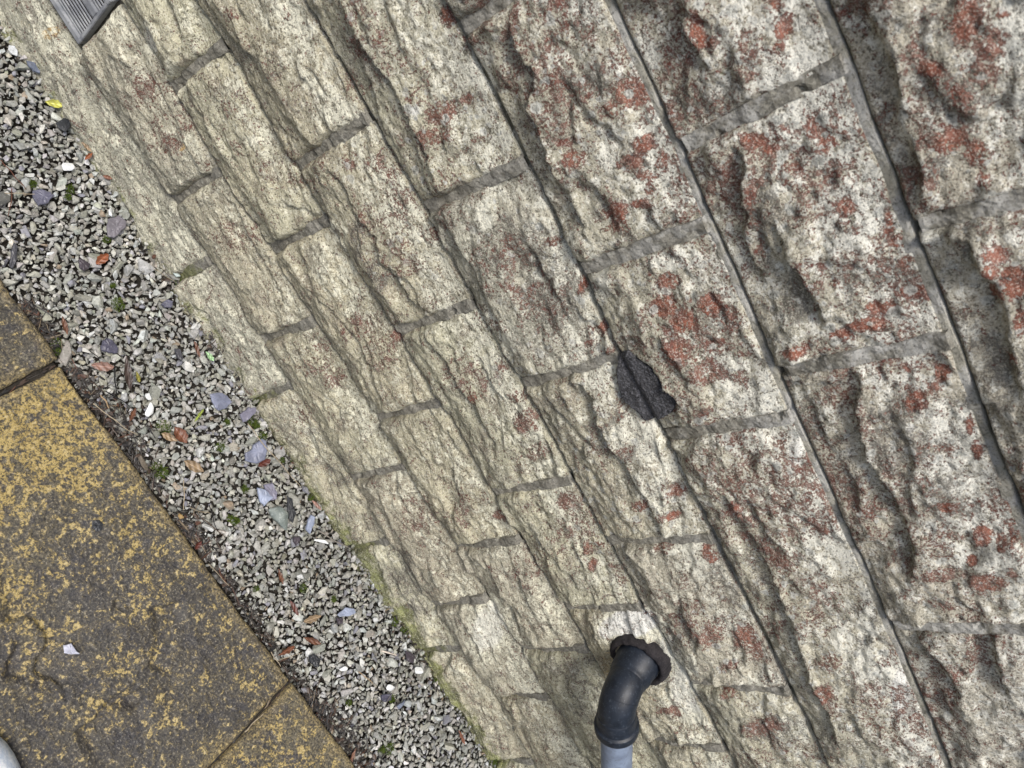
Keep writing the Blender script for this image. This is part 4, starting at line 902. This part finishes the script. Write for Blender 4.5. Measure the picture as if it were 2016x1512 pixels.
# ragged sealant ring where the pipe leaves the stone
na = 90; ang = np.linspace(0, 2 * np.pi, na, endpoint=False)
prof = [(.029, .006), (.0300, .0165), (.0325, .0205), (.0355, .0215), (.0385, .0195), (.0405, .013), (.0412, .004)]
vv = []
for j, a in enumerate(ang):
    wob = 1 + .045 * float(gnoise(np.array(math.cos(a) * 3.1), np.array(math.sin(a) * 3.1), 8)) + .03 * float(gnoise(np.array(math.cos(a) * 9), np.array(math.sin(a) * 9), 5))
    hw = 1 + .08 * float(gnoise(np.array(math.cos(a) * 4), np.array(math.sin(a) * 4), 2)) + .05 * float(gnoise(np.array(math.cos(a) * 14), np.array(math.sin(a) * 14), 6))
    for (r, hh) in prof:
        r2 = r * (wob if r > .028 else 1)
        vv.append((PC.x + math.cos(a) * r2, -hh * hw, PC.z + math.sin(a) * r2))
npf = len(prof)
f = [(j * npf + i, ((j + 1) % na) * npf + i, ((j + 1) % na) * npf + i + 1, j * npf + i + 1) for j in range(na) for i in range(npf - 1)]
M_SEAL = mat_simple('black_sealant', (.014, .012, .014), (.030, .026, .028), 120, .8, .3, .9, .002, (.06, .055, .055))
o = mesh_obj('sealant_collar', np.array(vv), f, M_SEAL, pipe, True, None, tuple(PC))
o.matrix_parent_inverse = Matrix.Translation(-PC)

# ---------------------------------------------------------------- paving slabs
def seg_dist(x, y, pts):
    best = np.full(x.shape, 1e9); side = np.zeros_like(x); tt = np.zeros_like(x); L = 0
    for i in range(len(pts) - 1):
        a = np.array(pts[i]); d = np.array(pts[i + 1]) - a; l = np.linalg.norm(d)
        if l < 1e-6: continue
        u = d / l; s = np.clip((x - a[0]) * u[0] + (y - a[1]) * u[1], 0, l)
        qx = x - (a[0] + u[0] * s); qy = y - (a[1] + u[1] * s); dist = np.hypot(qx, qy)
        sd = qx * (-u[1]) + qy * u[0]; m_ = dist < best
        best = np.where(m_, dist, best); side = np.where(m_, sd, side); tt = np.where(m_, L + s, tt); L += l
    return best, side, tt, L

def slab(name, x0, x1, y0, y1, yellow, label, res, zoff=0, tilt=0.0):
    nu = int((x1 - x0) / res); nv = int((y1 - y0) / res)
    s = np.linspace(0, 1, nu)[:, None] * np.ones((1, nv)); t_ = np.ones((nu, 1)) * np.linspace(0, 1, nv)[None, :]
    x = x0 + (x1 - x0) * s; y = y0 + (y1 - y0) * t_
    ex = .0022 * gnoise(y * 14, y * 0 + x0 * 7) + .0010 * gnoise(y * 70, y * 0 + x1)
    ey = .0022 * gnoise(x * 14, x * 0 + y1 * 5) + .0011 * gnoise(x * 70, x * 0 + y0)
    x = x + ex * np.where(s > .5, 1, -1) * np.clip(np.abs(s - .5) * 2, 0, 1) ** 6 + tilt * (y - y1)
    y = y + ey * np.clip(np.abs(t_ - .5) * 2, 0, 1) ** 6
    h = .0030 * gnoise(x * 5, y * 5, 41) + .0016 * gnoise(x * 19, y * 19, 42)
    h = h + facets(x + .01 * gnoise(x * 20, y * 20, 5), y + .01 * gnoise(x * 20, y * 20, 6), .11, .11, .02, .0010, 17 + int(x0 * 10) % 7, .05)
    h = h + facets(x, y, .022, .022, .05, .0004, 19, .12) + .0003 * gnoise(x * 260, y * 260, 43) + .0005 * gnoise(x * 110, y * 110, 44)
    for pts, sg in LEDGES:
        b_, sd_, tt, L = seg_dist(x + .002 * gnoise(x * 90, y * 90, 2), y + .002 * gnoise(x * 90, y * 90, 3), pts)
        end = sstep(-.002, .015, tt) * sstep(-.002, .015, L - tt)
        low = sstep(.0008, -.0012, np.where(sd_ * sg < 0, -b_, b_))
        h = h - .0085 * low * np.exp(-b_ / .045) * end
    d = np.minimum(np.minimum(s * (x1 - x0), (1 - s) * (x1 - x0)), np.minimum(t_ * (y1 - y0), (1 - t_) * (y1 - y0)))
    h = h - .0030 * (1 - sstep(0, .0040, d)) ** 2
    z = GZ + .0085 + zoff + h
    X = np.pad(x, 1, mode='edge'); Y = np.pad(y, 1, mode='edge'); Z = np.pad(z, 1, mode='edge')
    Z[0, :] = -.012; Z[-1, :] = -.012; Z[:, 0] = -.012; Z[:, -1] = -.012
    v = np.stack([X.ravel(), Y.ravel(), Z.ravel()], 1)
    D_ = np.pad(d, 1, mode='edge')
    red = yellow(X, Y)
    edge = (1 - sstep(.0, .018 , D_ + .012 * gnoise(X * 30, Y * 30, 9))) * .8
    edge[0, :] = 1; edge[-1, :] = 1; edge[:, 0] = 1; edge[:, -1] = 1
    red = red * (1 - .6 * edge)
    damp_ = damp(X, Y)
    at = np.stack([red.ravel(), (edge * .75).ravel(), damp_.ravel(), (X * 0).ravel() + 1], 1)
    o = mesh_obj(name, v, grid_faces(nu + 2, nv + 2), M_SLAB, None, True, {'marks': at}, ((x0 + x1) / 2, (y0 + y1) / 2, 0))
    tag(o, label, 'paving slab', 'riven paving slabs beside the gravel strip')
    return o

def damp(X, Y):
    # wet band running across the big slab
    d = sstep(.06, .20, X + .35 * (Y + .30) + .05 * gnoise(X * 9, Y * 9, 13)) * sstep(.60, .50, X - .4 * (Y + .3) + .03 * gnoise(X * 12, Y * 12, 14))
    d = d * (X > -.012) * (X < .53)
    return np.clip(d * (.85 + .4 * gnoise(X * 14, Y * 14, 15)), 0, 1)
def yB(X, Y):
    return np.clip(.74 - .60 * damp(X, Y) + .16 * gnoise(X * 6, Y * 6, 3) + .12 * gnoise(X * 25, Y * 25, 4), .15, .98)
def yA(X, Y): return np.clip(.18 + .15 * gnoise(X * 7, Y * 7, 4), 0, .5)
def yC(X, Y): return np.clip(.40 + .2 * gnoise(X * 6, Y * 6, 8), 0, .8)
SY = -.2185
slab('paving_slab', -.580, -.0205, SY - .56, SY + .001, yA, 'dull brown-grey riven slab at the left edge of the picture', .0035)
slab('paving_slab', -.0125, .5270, SY - .56, SY - .003, yB, 'large riven slab covered in yellow lichen in the lower left', .0026, .0008)
slab('paving_slab', .5335, 1.0935, SY - .56, SY - .001, yC, 'mustard brown riven slab at the bottom below the second joint', .0035)
slab('paving_slab', 1.1035, 1.66, SY - .56, SY, yC, 'riven slab beyond the bottom of the picture', .012)
slab('paving_slab', -1.15, -.588, SY - .56, SY, yA, 'riven slab beyond the left of the picture', .012)
for i in range(5):
    slab('paving_slab', -1.15 + i * .565, -1.15 + i * .565 + .558, SY - 1.13, SY - .568, yC, 'riven slab in the second row behind the photographer', .012)

# joint filler between the slabs
for jx in (-.0165, .5303, 1.0985):
    jb = [(jx - .008, SY - .62, GZ - .001), (jx + .008, SY - .62, GZ - .001), (jx + .008, SY - .004, GZ - .001), (jx - .008, SY - .004, GZ - .001)]
    jf = mesh_obj('joint_soil', jb + [(a, b, -.02) for a, b, c_ in jb], [(0, 1, 2, 3), (2, 1, 5, 6), (3, 2, 6, 7), (0, 3, 7, 4), (1, 0, 4, 5)], M_SOIL, None, False)
    tag(jf, 'dark soil filling an open joint between two slabs', kind='structure')

# ---------------------------------------------------------------- gravel
def hull_rock(seed):
    r = random.Random(seed)
    bm = bmesh.new()
    ax = (1, r.uniform(.62, .95), r.uniform(.45, .75))
    for i in range(r.randint(9, 13)):
        v_ = Vector((r.gauss(0, 1), r.gauss(0, 1), r.gauss(0, 1))).normalized() * r.uniform(.78, 1.0)
        bm.verts.new((v_.x * ax[0], v_.y * ax[1], v_.z * ax[2]))
    bmesh.ops.convex_hull(bm, input=bm.verts[:])
    bmesh.ops.delete(bm, geom=[v_ for v_ in bm.verts if not v_.link_faces], context='VERTS')
    bmesh.ops.bevel(bm, geom=bm.edges[:], offset=.045, segments=1, affect='EDGES')
    bmesh.ops.triangulate(bm, faces=bm.faces[:])
    bm.verts.ensure_lookup_table(); bm.verts.index_update()
    V = np.array([v_.co[:] for v_ in bm.verts]); F = np.array([[l.index for l in f_.verts] for f_ in bm.faces])
    bm.free(); return V, F
ROCKS = [hull_rock(s_) for s_ in range(40)]
rs = np.random.RandomState(5)

def chip_cloud(n, xr, yr, rmin, rmax, sep, seed):
    """dart throwing with a grid, sizes mixed"""
    r_ = np.random.RandomState(seed); cell = rmax * 2; grid = {}; out = []
    tries = 0
    while len(out) < n and tries < n * 14:
        tries += 1
        x = r_.uniform(*xr); y = r_.uniform(*yr)
        rr_ = rmin + (rmax - rmin) * r_.rand() ** 2.2
        gx_, gy_ = int(x / cell), int(y / cell); ok = True
        for i in (-1, 0, 1):
            for j in (-1, 0, 1):
                for (a, b, c) in grid.get((gx_ + i, gy_ + j), ()):
                    if (a - x) ** 2 + (b - y) ** 2 < ((c + rr_) * sep) ** 2: ok = False; break
                if not ok: break
            if not ok: break
        if ok:
            grid.setdefault((gx_, gy_), []).append((x, y, rr_)); out.append((x, y, rr_))
    return out

PAL = np.array([(.31, .31, .275), (.37, .37, .335), (.27, .27, .235), (.43, .425, .39), (.32, .315, .29), (.23, .23, .205), (.35, .36, .34), (.47, .475, .455), (.30, .285, .25)])
ROCKS_S = []
for s_ in range(10):
    r_s = random.Random(900 + s_); bm_ = bmesh.new()
    for i in range(8):
        v_ = Vector((r_s.gauss(0, 1), r_s.gauss(0, 1), r_s.gauss(0, 1))).normalized() * r_s.uniform(.75, 1)
        bm_.verts.new((v_.x, v_.y * .8, v_.z * .6))
    bmesh.ops.convex_hull(bm_, input=bm_.verts[:])
    bmesh.ops.delete(bm_, geom=[v_ for v_ in bm_.verts if not v_.link_faces], context='VERTS')
    bmesh.ops.triangulate(bm_, faces=bm_.faces[:]); bm_.verts.index_update()
    ROCKS_S.append((np.array([v_.co[:] for v_ in bm_.verts]), np.array([[l.index for l in f_.verts] for f_ in bm_.faces]))); bm_.free()

def gravel_mesh(name, clouds, keepout=None):
    Vs = []; Fs = []; Cs = []; off = 0
    for pts, z0, zj, shade in clouds:
        for (x, y, r_) in pts:
            V, F = ROCKS[rs.randint(len(ROCKS))] if r_ > .0036 else ROCKS_S[rs.randint(10)]
            a = rs.rand() * 6.283; tx = rs.normal() * .30; ty = rs.normal() * .30
            ca, sa = math.cos(a), math.sin(a)
            Rz = np.array([[ca, -sa, 0], [sa, ca, 0], [0, 0, 1]])
            Rx = np.array([[1, 0, 0], [0, math.cos(tx), -math.sin(tx)], [0, math.sin(tx), math.cos(tx)]])
            Ry = np.array([[math.cos(ty), 0, math.sin(ty)], [0, 1, 0], [-math.sin(ty), 0, math.cos(ty)]])
            el_ = 1 + .35 * rs.rand() ** 2
            sc_ = r_ * np.array([1.06 * el_, 1.02 / el_ ** .5, 1.0]) * (1 + .1 * rs.normal())
            P_ = (V * sc_) @ (Rz @ Rx @ Ry).T + np.array([x, y, z0 + zj * rs.normal()])
            Vs.append(P_); Fs.append(F + off); off += len(P_)
            wv = float(gnoise(np.array(x * 6.0), np.array(y * 6.0), 17))
            c_ = PAL[rs.randint(len(PAL))] * shade * (1 + .19 * rs.normal()) * (1 + .18 * wv) * np.array([1 + .03 * rs.normal(), 1.0, 1 + .05 * rs.normal()])
            u_ = rs.rand()
            if u_ > .988: c_ = np.array([.54, .55, .54])
            elif u_ > .950: c_ = np.array([.20, .20, .235])
            elif u_ > .935: c_ = np.array([.26, .20, .14])
            c_ = np.clip(c_, .03, .7)
            Cs.append(np.tile(np.array([*c_, 1.0]), (len(P_), 1)))
    V = np.concatenate(Vs); F = np.concatenate(Fs); C_ = np.concatenate(Cs)
    o = mesh_obj(name, V, F, M_GRAVEL, None, False, {'tint': C_}, (.3, -.1, 0))
    return o

def dens(pts, thin):
    """thin the top layer along the slab edge where dark litter shows"""
    o = []
    for (x, y, r_) in pts:
        e = y - SY
        pr = sstep(-.006, .022 + .034 * float(gnoise(np.array(x * 9), np.array(2.0), 3)), np.array(e))
        pr = max(float(pr), .42) if x > -.02 else max(float(pr), .9)
        if rs.rand() < (pr if thin else 1): o.append((x, y, r_))
    return o
XR = (-.66, 1.30)
SYg = SY + .004
top1 = dens(chip_cloud(5200, XR, (SYg + .004, -.013), .0046, .0108, .82, 1), True)
top2 = dens(chip_cloud(5200, XR, (SYg + .003, -.011), .0040, .0090, .78, 2), True)
big_ = dens(chip_cloud(260, XR, (SYg + .008, -.016), .0095, .0145, 1.6, 8), True)
fines = chip_cloud(7000, XR, (SYg + .001, -.010), .0014, .0032, .9, 9)
low = chip_cloud(4500, XR, (SYg, .0), .0040, .0085, .75, 3)
gravel = gravel_mesh('gravel', [(big_, GZ - .0040, .0008, 1.0), (fines, GZ - .0065, .0022, .85), (top1, GZ - .0042, .0010, 1.0), (top2, GZ - .0080, .0012, .97), (low, GZ - .0125, .0015, .92)])
tag(gravel, 'grey crushed limestone gravel filling the strip between paving and wall', 'gravel', kind='stuff')
# gravel bed under the chips
nb = 200
bx = np.linspace(-1.15, 2.0, nb)[:, None] * np.ones((1, 24)); by = np.ones((nb, 1)) * np.linspace(SY - .03, .004, 24)[None, :]
bz = GZ - .0235 + .002 * gnoise(bx * 30, by * 30, 3)
bed = mesh_obj('gravel_bed', np.stack([bx.ravel(), by.ravel(), bz.ravel()], 1), grid_faces(nb, 24), M_SOIL, None, True)
tag(bed, 'dark soil between the gravel chips', kind='structure')

# ---------------------------------------------------------------- slates
SC = {'blue': (.115, .150, .235), 'black': (.022, .026, .034), 'purple': (.105, .105, .175), 'mauve': (.155, .135, .165), 'dark': (.055, .055, .070),
      'plum': (.060, .042, .060), 'violet': (.065, .062, .115), 'bluegrey': (.160, .185, .300), 'lilac': (.185, .175, .270), 'sky': (.245, .310, .480), 'pale': (.42, .44, .58)}
SM = {k_: mat_slate('slate_' + k_, tuple((.62 * q_ + .38 * sum(c_) / 3) * .9 for q_ in c_)) for k_, c_ in SC.items()}
for i, (lab, sc_, poly, on) in enumerate(SLATES):
    P_ = np.array(poly); c0 = P_.mean(0)
    r = random.Random(i * 7 + 1)
    # refine the outline with slightly ragged edges
    out_ = []
    for a in range(len(P_)):
        p0, p1 = P_[a], P_[(a + 1) % len(P_)]
        for s_ in (0, .33, .66):
            q_ = p0 + (p1 - p0) * s_
            if s_: q_ = q_ + np.array([r.gauss(0, .0004), r.gauss(0, .0004)])
            out_.append(q_)
    out_ = np.array(out_); n_ = len(out_); th = r.uniform(.0022, .004) if not on else .0016
    z0 = (GZ + .0118 if on else GZ + .0048); tl = (r.uniform(-.10, .10), r.uniform(-.10, .10)) if not on else (0, 0)
    def zz(q_, dz): return z0 + dz + (q_[0] - c0[0]) * tl[0] + (q_[1] - c0[1]) * tl[1]
    v = [(q_[0], q_[1], zz(q_, 0)) for q_ in out_]
    v += [(c0[0] + (q_[0] - c0[0]) * .99, c0[1] + (q_[1] - c0[1]) * .99, zz(q_, th * .7)) for q_ in out_]
    v += [(c0[0] + (q_[0] - c0[0]) * .90, c0[1] + (q_[1] - c0[1]) * .90, zz(q_, th + r.gauss(0, .0002))) for q_ in out_]
    v += [(c0[0] + (q_[0] - c0[0]) * .5, c0[1] + (q_[1] - c0[1]) * .5, zz(q_, th + r.gauss(.0003, .0003))) for q_ in out_]
    v.append((c0[0], c0[1], zz(c0, th + .0003)))
    f = []
    for L in range(3):
        for a in range(n_):
            b = (a + 1) % n_
            f.append((L * n_ + a, L * n_ + b, (L + 1) * n_ + b, (L + 1) * n_ + a))
    for a in range(n_): f.append((3 * n_ + a, 3 * n_ + (a + 1) % n_, 4 * n_))
    f.append(tuple(range(n_ - 1, -1, -1)))
    o = mesh_obj('slate_chip', v, f, SM[sc_], None, False, None, (c0[0], c0[1], z0))
    tag(o, lab, 'slate chip', 'slate chips scattered on the gravel' if not on else 'flakes lying on the slab')

# ---------------------------------------------------------------- single pebbles
PM = {'white': mat_simple('white_quartz', (.60, .62, .62), (.72, .73, .72), 130, .4, .5, .5, .001, (.5, .5, .48)),
      'green': mat_simple('green_whin', (.13, .155, .145), (.20, .225, .205), 60, .5, .4, .6, .0015, (.34, .37, .36)),
      'ochre': mat_simple('ochre_stone', (.24, .155, .055), (.31, .21, .09), 70, .6, .4, .6, .001, (.15, .10, .05)),
      'mint': mat_simple('mint_stone', (.36, .43, .41), (.46, .53, .52), 90, .5, .4, .5, .001, (.6, .65, .65)),
      'brown': mat_simple('brown_stone', (.085, .072, .055), (.13, .11, .085), 70, .6, .4, .6, .001, (.2, .17, .13))}
for i, (lab, mk, c, u, w) in enumerate(PEBBLES):
    V, F = ROCKS[(i * 5 + 2) % 40]
    nu_ = V / np.abs(V).max(0)
    U = np.array([*u, 0]); W2 = np.array([*w, 0]); hgt = min(np.linalg.norm(U), np.linalg.norm(W2)) * .62
    P_ = nu_[:, :1] * U + nu_[:, 1:2] * W2 + nu_[:, 2:] * np.array([0, 0, hgt]) + np.array([c[0], c[1], GZ + .0045 + hgt * .55])
    o = mesh_obj('pebble', P_, F, PM[mk], None, False, None, (c[0], c[1], GZ))
    sub = o.modifiers.new('soften', 'SUBSURF'); sub.levels = 1; sub.render_levels = 2
    for p_ in o.data.polygons: p_.use_smooth = True
    tag(o, lab, 'pebble', 'odd pebbles among the gravel')

# ---------------------------------------------------------------- leaves
LC = {'yellow': (.46, .45, .09), 'orange': (.22, .070, .028), 'rust': (.15, .058, .030), 'tan': (.24, .17, .10), 'pink': (.23, .13, .10), 'dark': (.050, .034, .028),
      'olive': (.20, .18, .03), 'mint': (.30, .48, .25), 'green': (.22, .27, .05), 'brown': (.12, .050, .026), 'darkred': (.085, .022, .014)}
LM = {k_: mat_leaf('leaf_' + k_, c_) for k_, c_ in LC.items()}
for i, (lab, lc, a, b, wr, curl) in enumerate(LEAVES):
    a = Vector((*a, GZ + .0075)); b = Vector((*b, GZ + .0075))
    r = random.Random(i * 3 + 5)
    L = (b - a).length; d = (b - a).normalized(); sdv = Vector((-d.y, d.x, 0))
    nu_, nv_ = 17, 9
    tip = r.uniform(.8, 1.3); ph = r.uniform(0, 6)
    V = []
    for iu in range(nu_):
        s_ = iu / (nu_ - 1)
        wid = wr * L * .5 * (math.sin(math.pi * min(1, max(0, s_)) ** tip) ** .8) * (1 + .10 * math.sin(s_ * 23 + ph))
        for iv in range(nv_):
            q_ = (iv / (nv_ - 1)) * 2 - 1
            zz_ = curl * (.55 * abs(q_) ** 1.7 * wid + .10 * L * math.sin(s_ * 3.1 + ph)) + .0009 * math.sin(s_ * 19 + q_ * 4 + ph) + curl * .10 * L * (s_ - .5) ** 2
            V.append(((s_ - .5) * L, q_ * wid * (1 - .25 * curl * abs(q_)), zz_))
    # thickness from a back layer
    Vb = [(x, y, z - .00035) for x, y, z in V]
    F = grid_faces(nu_, nv_); Fb = F[:, ::-1] + nu_ * nv_
    o = mesh_obj('dead_leaf', np.array(V + Vb), np.concatenate([F, Fb]), LM[lc], None, True)
    o.location = (a + b) / 2; o.rotation_euler = (r.uniform(-.15, .15), r.uniform(-.12, .12), math.atan2(d.y, d.x))
    tag(o, lab, 'leaf', 'fallen leaves on the gravel')

# ---------------------------------------------------------------- twigs
TC = {'pale': (.36, .30, .21), 'red': (.13, .055, .035), 'black': (.010, .010, .011), 'grey': (.20, .18, .155), 'white': (.62, .54, .46), 'tan': (.34, .24, .14), 'brown': (.085, .055, .038)}
TM = {k_: mat_simple('twig_' + k_, tuple(x * .7 for x in c_), c_, 200, .7, .3, .6, .0006) for k_, c_ in TC.items()}
def tube_pts(pts, rad_f, seg=7):
    pts = [Vector(p_) for p_ in pts]; n_ = len(pts); V = []; F = []
    for i in range(n_):
        t_ = (pts[min(i + 1, n_ - 1)] - pts[max(i - 1, 0)]).normalized()
        nrm = t_.cross(Vector((0, 0, 1)))
        if nrm.length < 1e-4: nrm = t_.cross(Vector((0, 1, 0)))
        nrm.normalize(); bi = t_.cross(nrm)
        for j in range(seg):
            a = 2 * math.pi * j / seg
            V.append(tuple(pts[i] + (nrm * math.cos(a) + bi * math.sin(a)) * rad_f(i / (n_ - 1))))
    for i in range(n_ - 1):
        for j in range(seg): F.append((i * seg + j, i * seg + (j + 1) % seg, (i + 1) * seg + (j + 1) % seg, (i + 1) * seg + j))
    F.append(tuple(range(seg - 1, -1, -1))); F.append(tuple((n_ - 1) * seg + j for j in range(seg)))
    return V, F
def dens_line(pts, k_=7):
    o = []
    n_ = len(pts)
    for i in range((n_ - 1) * k_ + 1):
        u = i / k_; a = min(int(u), n_ - 2); f_ = u - a
        p0 = pts[max(a - 1, 0)]; p1 = pts[a]; p2 = pts[a + 1]; p3 = pts[min(a + 2, n_ - 1)]
        o.append(tuple(.5 * ((2 * p1[c]) + (-p0[c] + p2[c]) * f_ + (2 * p0[c] - 5 * p1[c] + 4 * p2[c] - p3[c]) * f_ ** 2 + (-p0[c] + 3 * p1[c] - 3 * p2[c] + p3[c]) * f_ ** 3) for c in range(2)))
    return o
for i, (lab, tc_, pts, w_) in enumerate(TWIGS):
    r = random.Random(i + 50)
    dl_ = dens_line([tuple(p_) for p_ in pts]); zl = GZ + (.0145 if 'slab edge' in lab or 'joint between' in lab else .0130) + w_
    p3 = [(x, y, zl + .0012 * math.sin(j * .7 + i) + r.gauss(0, .0001)) for j, (x, y) in enumerate(dl_)]
    c0 = p3[len(p3) // 2]
    V, F = tube_pts(p3, lambda s_: w_ * .62 * (1 - .35 * s_) * (1 + .12 * math.sin(s_ * 31 + i)))
    o = mesh_obj('twig', np.array(V), F, TM[tc_], None, True, None, c0)
    tag(o, lab, 'twig', 'twigs and stalks on the gravel')

# ---------------------------------------------------------------- leaf litter along the slab edge
r = random.Random(77); V = []; F = []; LCOL = []
def add_piece(x, y, z, L, w, ang, pitch, roll):
    base = len(V)
    n_ = 4
    LCOL.extend([(*r.choice(LIT), 1.0)] * 12)
    for i in range(n_):
        s_ = (i / (n_ - 1) - .5) * L; ww = w * (1 - (abs(i / (n_ - 1) - .5) * 1.4) ** 2)
        bend = r.uniform(-.05, .05) * L
        for q_ in (-1, 0, 1):
            lx = s_; ly = q_ * ww + bend; lz = (.3 * w if q_ == 0 else 0) + s_ * pitch + q_ * roll * w
            V.append((x + lx * math.cos(ang) - ly * math.sin(ang), y + lx * math.sin(ang) + ly * math.cos(ang), z + lz))
    for i in range(n_ - 1):
        for j in range(2): F.append((base + i * 3 + j, base + (i + 1) * 3 + j, base + (i + 1) * 3 + j + 1, base + i * 3 + j + 1))
for i in range(3400):
    x = r.uniform(-.10, 1.15)
    cl = float(gnoise(np.array(x * 7.0), np.array(3.3), 6))
    if cl < -.05 and r.random() < .7: continue
    if r.random() < .82: y = SY + .004 + abs(r.gauss(0, .009 + .016 * max(0, cl + .1)))
    else: y = -.012 - abs(r.gauss(0, .012))
    if y > -.008: continue
    if r.random() < .62: L = r.uniform(.008, .030); w = r.uniform(.0004, .0011)
    else: L = r.uniform(.003, .009); w = L * r.uniform(.2, .4)
    add_piece(x, y, GZ - .002 + r.uniform(-.006, .0055) , L, w, r.uniform(0, 6.28), r.uniform(-.2, .2), r.uniform(-.5, .5))
o = mesh_obj('leaf_litter', np.array(V), np.array(F), M_LITTER, None, False, {'tint': np.array(LCOL)}, (.5, SY, GZ))
tag(o, 'dark wet litter of broken needles and leaf bits along the slab edge', 'litter', kind='stuff')

# slab joints hold dark grit
V = []; F = []; LCOL = []
for i in range(160):
    jx = -.0165 if i % 2 else .5303
    add_piece(jx + r.uniform(-.002, .002), SY - r.uniform(.0, .55), GZ + .0005 + r.uniform(0, .003), r.uniform(.004, .018), r.uniform(.0004, .0014), 1.57 + r.uniform(-.3, .3), 0, 0)
o = mesh_obj('joint_grit', np.array(V), np.array(F), M_LITTER, None, False, {'tint': np.array(LCOL)}, (.2, SY - .3, GZ))
tag(o, 'dark grit and stems lying in the open joints between the slabs', 'litter', kind='stuff')

# ---------------------------------------------------------------- moss tufts
r = random.Random(3); V = []; F = []
for (mx, my, mr) in MOSS:
    for i in range(int(70 + mr * 14000)):
        a = r.uniform(0, 6.283); q_ = mr * math.sqrt(r.random()); px, py = mx + q_ * math.cos(a), my + q_ * math.sin(a)
        hh = r.uniform(.001, .0038); b_ = len(V); w_ = r.uniform(.0005, .0010); an = r.uniform(0, 6.283)
        z_ = GZ - .003 + (1 - q_ / mr) * .004
        V.append((px - w_ * math.cos(an), py - w_ * math.sin(an), z_)); V.append((px + w_ * math.cos(an), py + w_ * math.sin(an), z_))
        V.append((px + r.gauss(0, .0016), py + r.gauss(0, .0016), z_ + hh)); F.append((b_, b_ + 1, b_ + 2))
# moss along the wall foot and slab corner
for i in range(6500):
    x = r.uniform(-.05, 1.1)
    n_ = float(gnoise(np.array(x * 8), np.array(.5), 12))
    if n_ < .05: continue
    px = x; py = -.010 - abs(r.gauss(0, .006)); z_ = GZ - .004 + r.uniform(0, .004)
    b_ = len(V); w_ = r.uniform(.0005, .001); an = r.uniform(0, 6.283)
    V.append((px - w_ * math.cos(an), py - w_ * math.sin(an), z_)); V.append((px + w_ * math.cos(an), py + w_ * math.sin(an), z_))
    V.append((px + r.gauss(0, .0016), py + r.gauss(0, .0016), z_ + r.uniform(.001, .0035))); F.append((b_, b_ + 1, b_ + 2))
o = mesh_obj('moss', np.array(V), np.array(F), M_MOSS, None, False, None, (.3, -.1, GZ))
tag(o, 'small green moss tufts growing between the gravel chips', 'moss', kind='stuff')

# ---------------------------------------------------------------- pale rounded object at the lower left corner
M_TOE = mat_simple('pale_cloth', (.50, .58, .70), (.78, .82, .86), 120, .6, .3, .5, .001, (.85, .88, .9))
cx, cy = .318, -.587
V = []; nu_, nv_ = 40, 14
for i in range(nu_):
    a = 2 * math.pi * i / nu_
    for j in range(nv_):
        b = (math.pi / 2) * j / (nv_ - 1)
        rx_, ry_ = .105, .070
        w_ = 1 + .02 * math.sin(a * 5)
        V.append((cx + rx_ * math.cos(a) * math.cos(b) ** .7 * w_, cy + ry_ * math.sin(a) * math.cos(b) ** .7 * w_, GZ + .010 + .052 * math.sin(b) ** .9))
F = []
for i in range(nu_):
    for j in range(nv_ - 1):
        i2 = (i + 1) % nu_
        F.append((i * nv_ + j, i2 * nv_ + j, i2 * nv_ + j + 1, i * nv_ + j + 1))
o = mesh_obj('folded_cloth', np.array(V), F, M_TOE, None, True, None, (cx, cy, GZ + .01))
tag(o, 'rounded edge of a pale bluish white cloth bundle at the lower left corner', 'cloth')
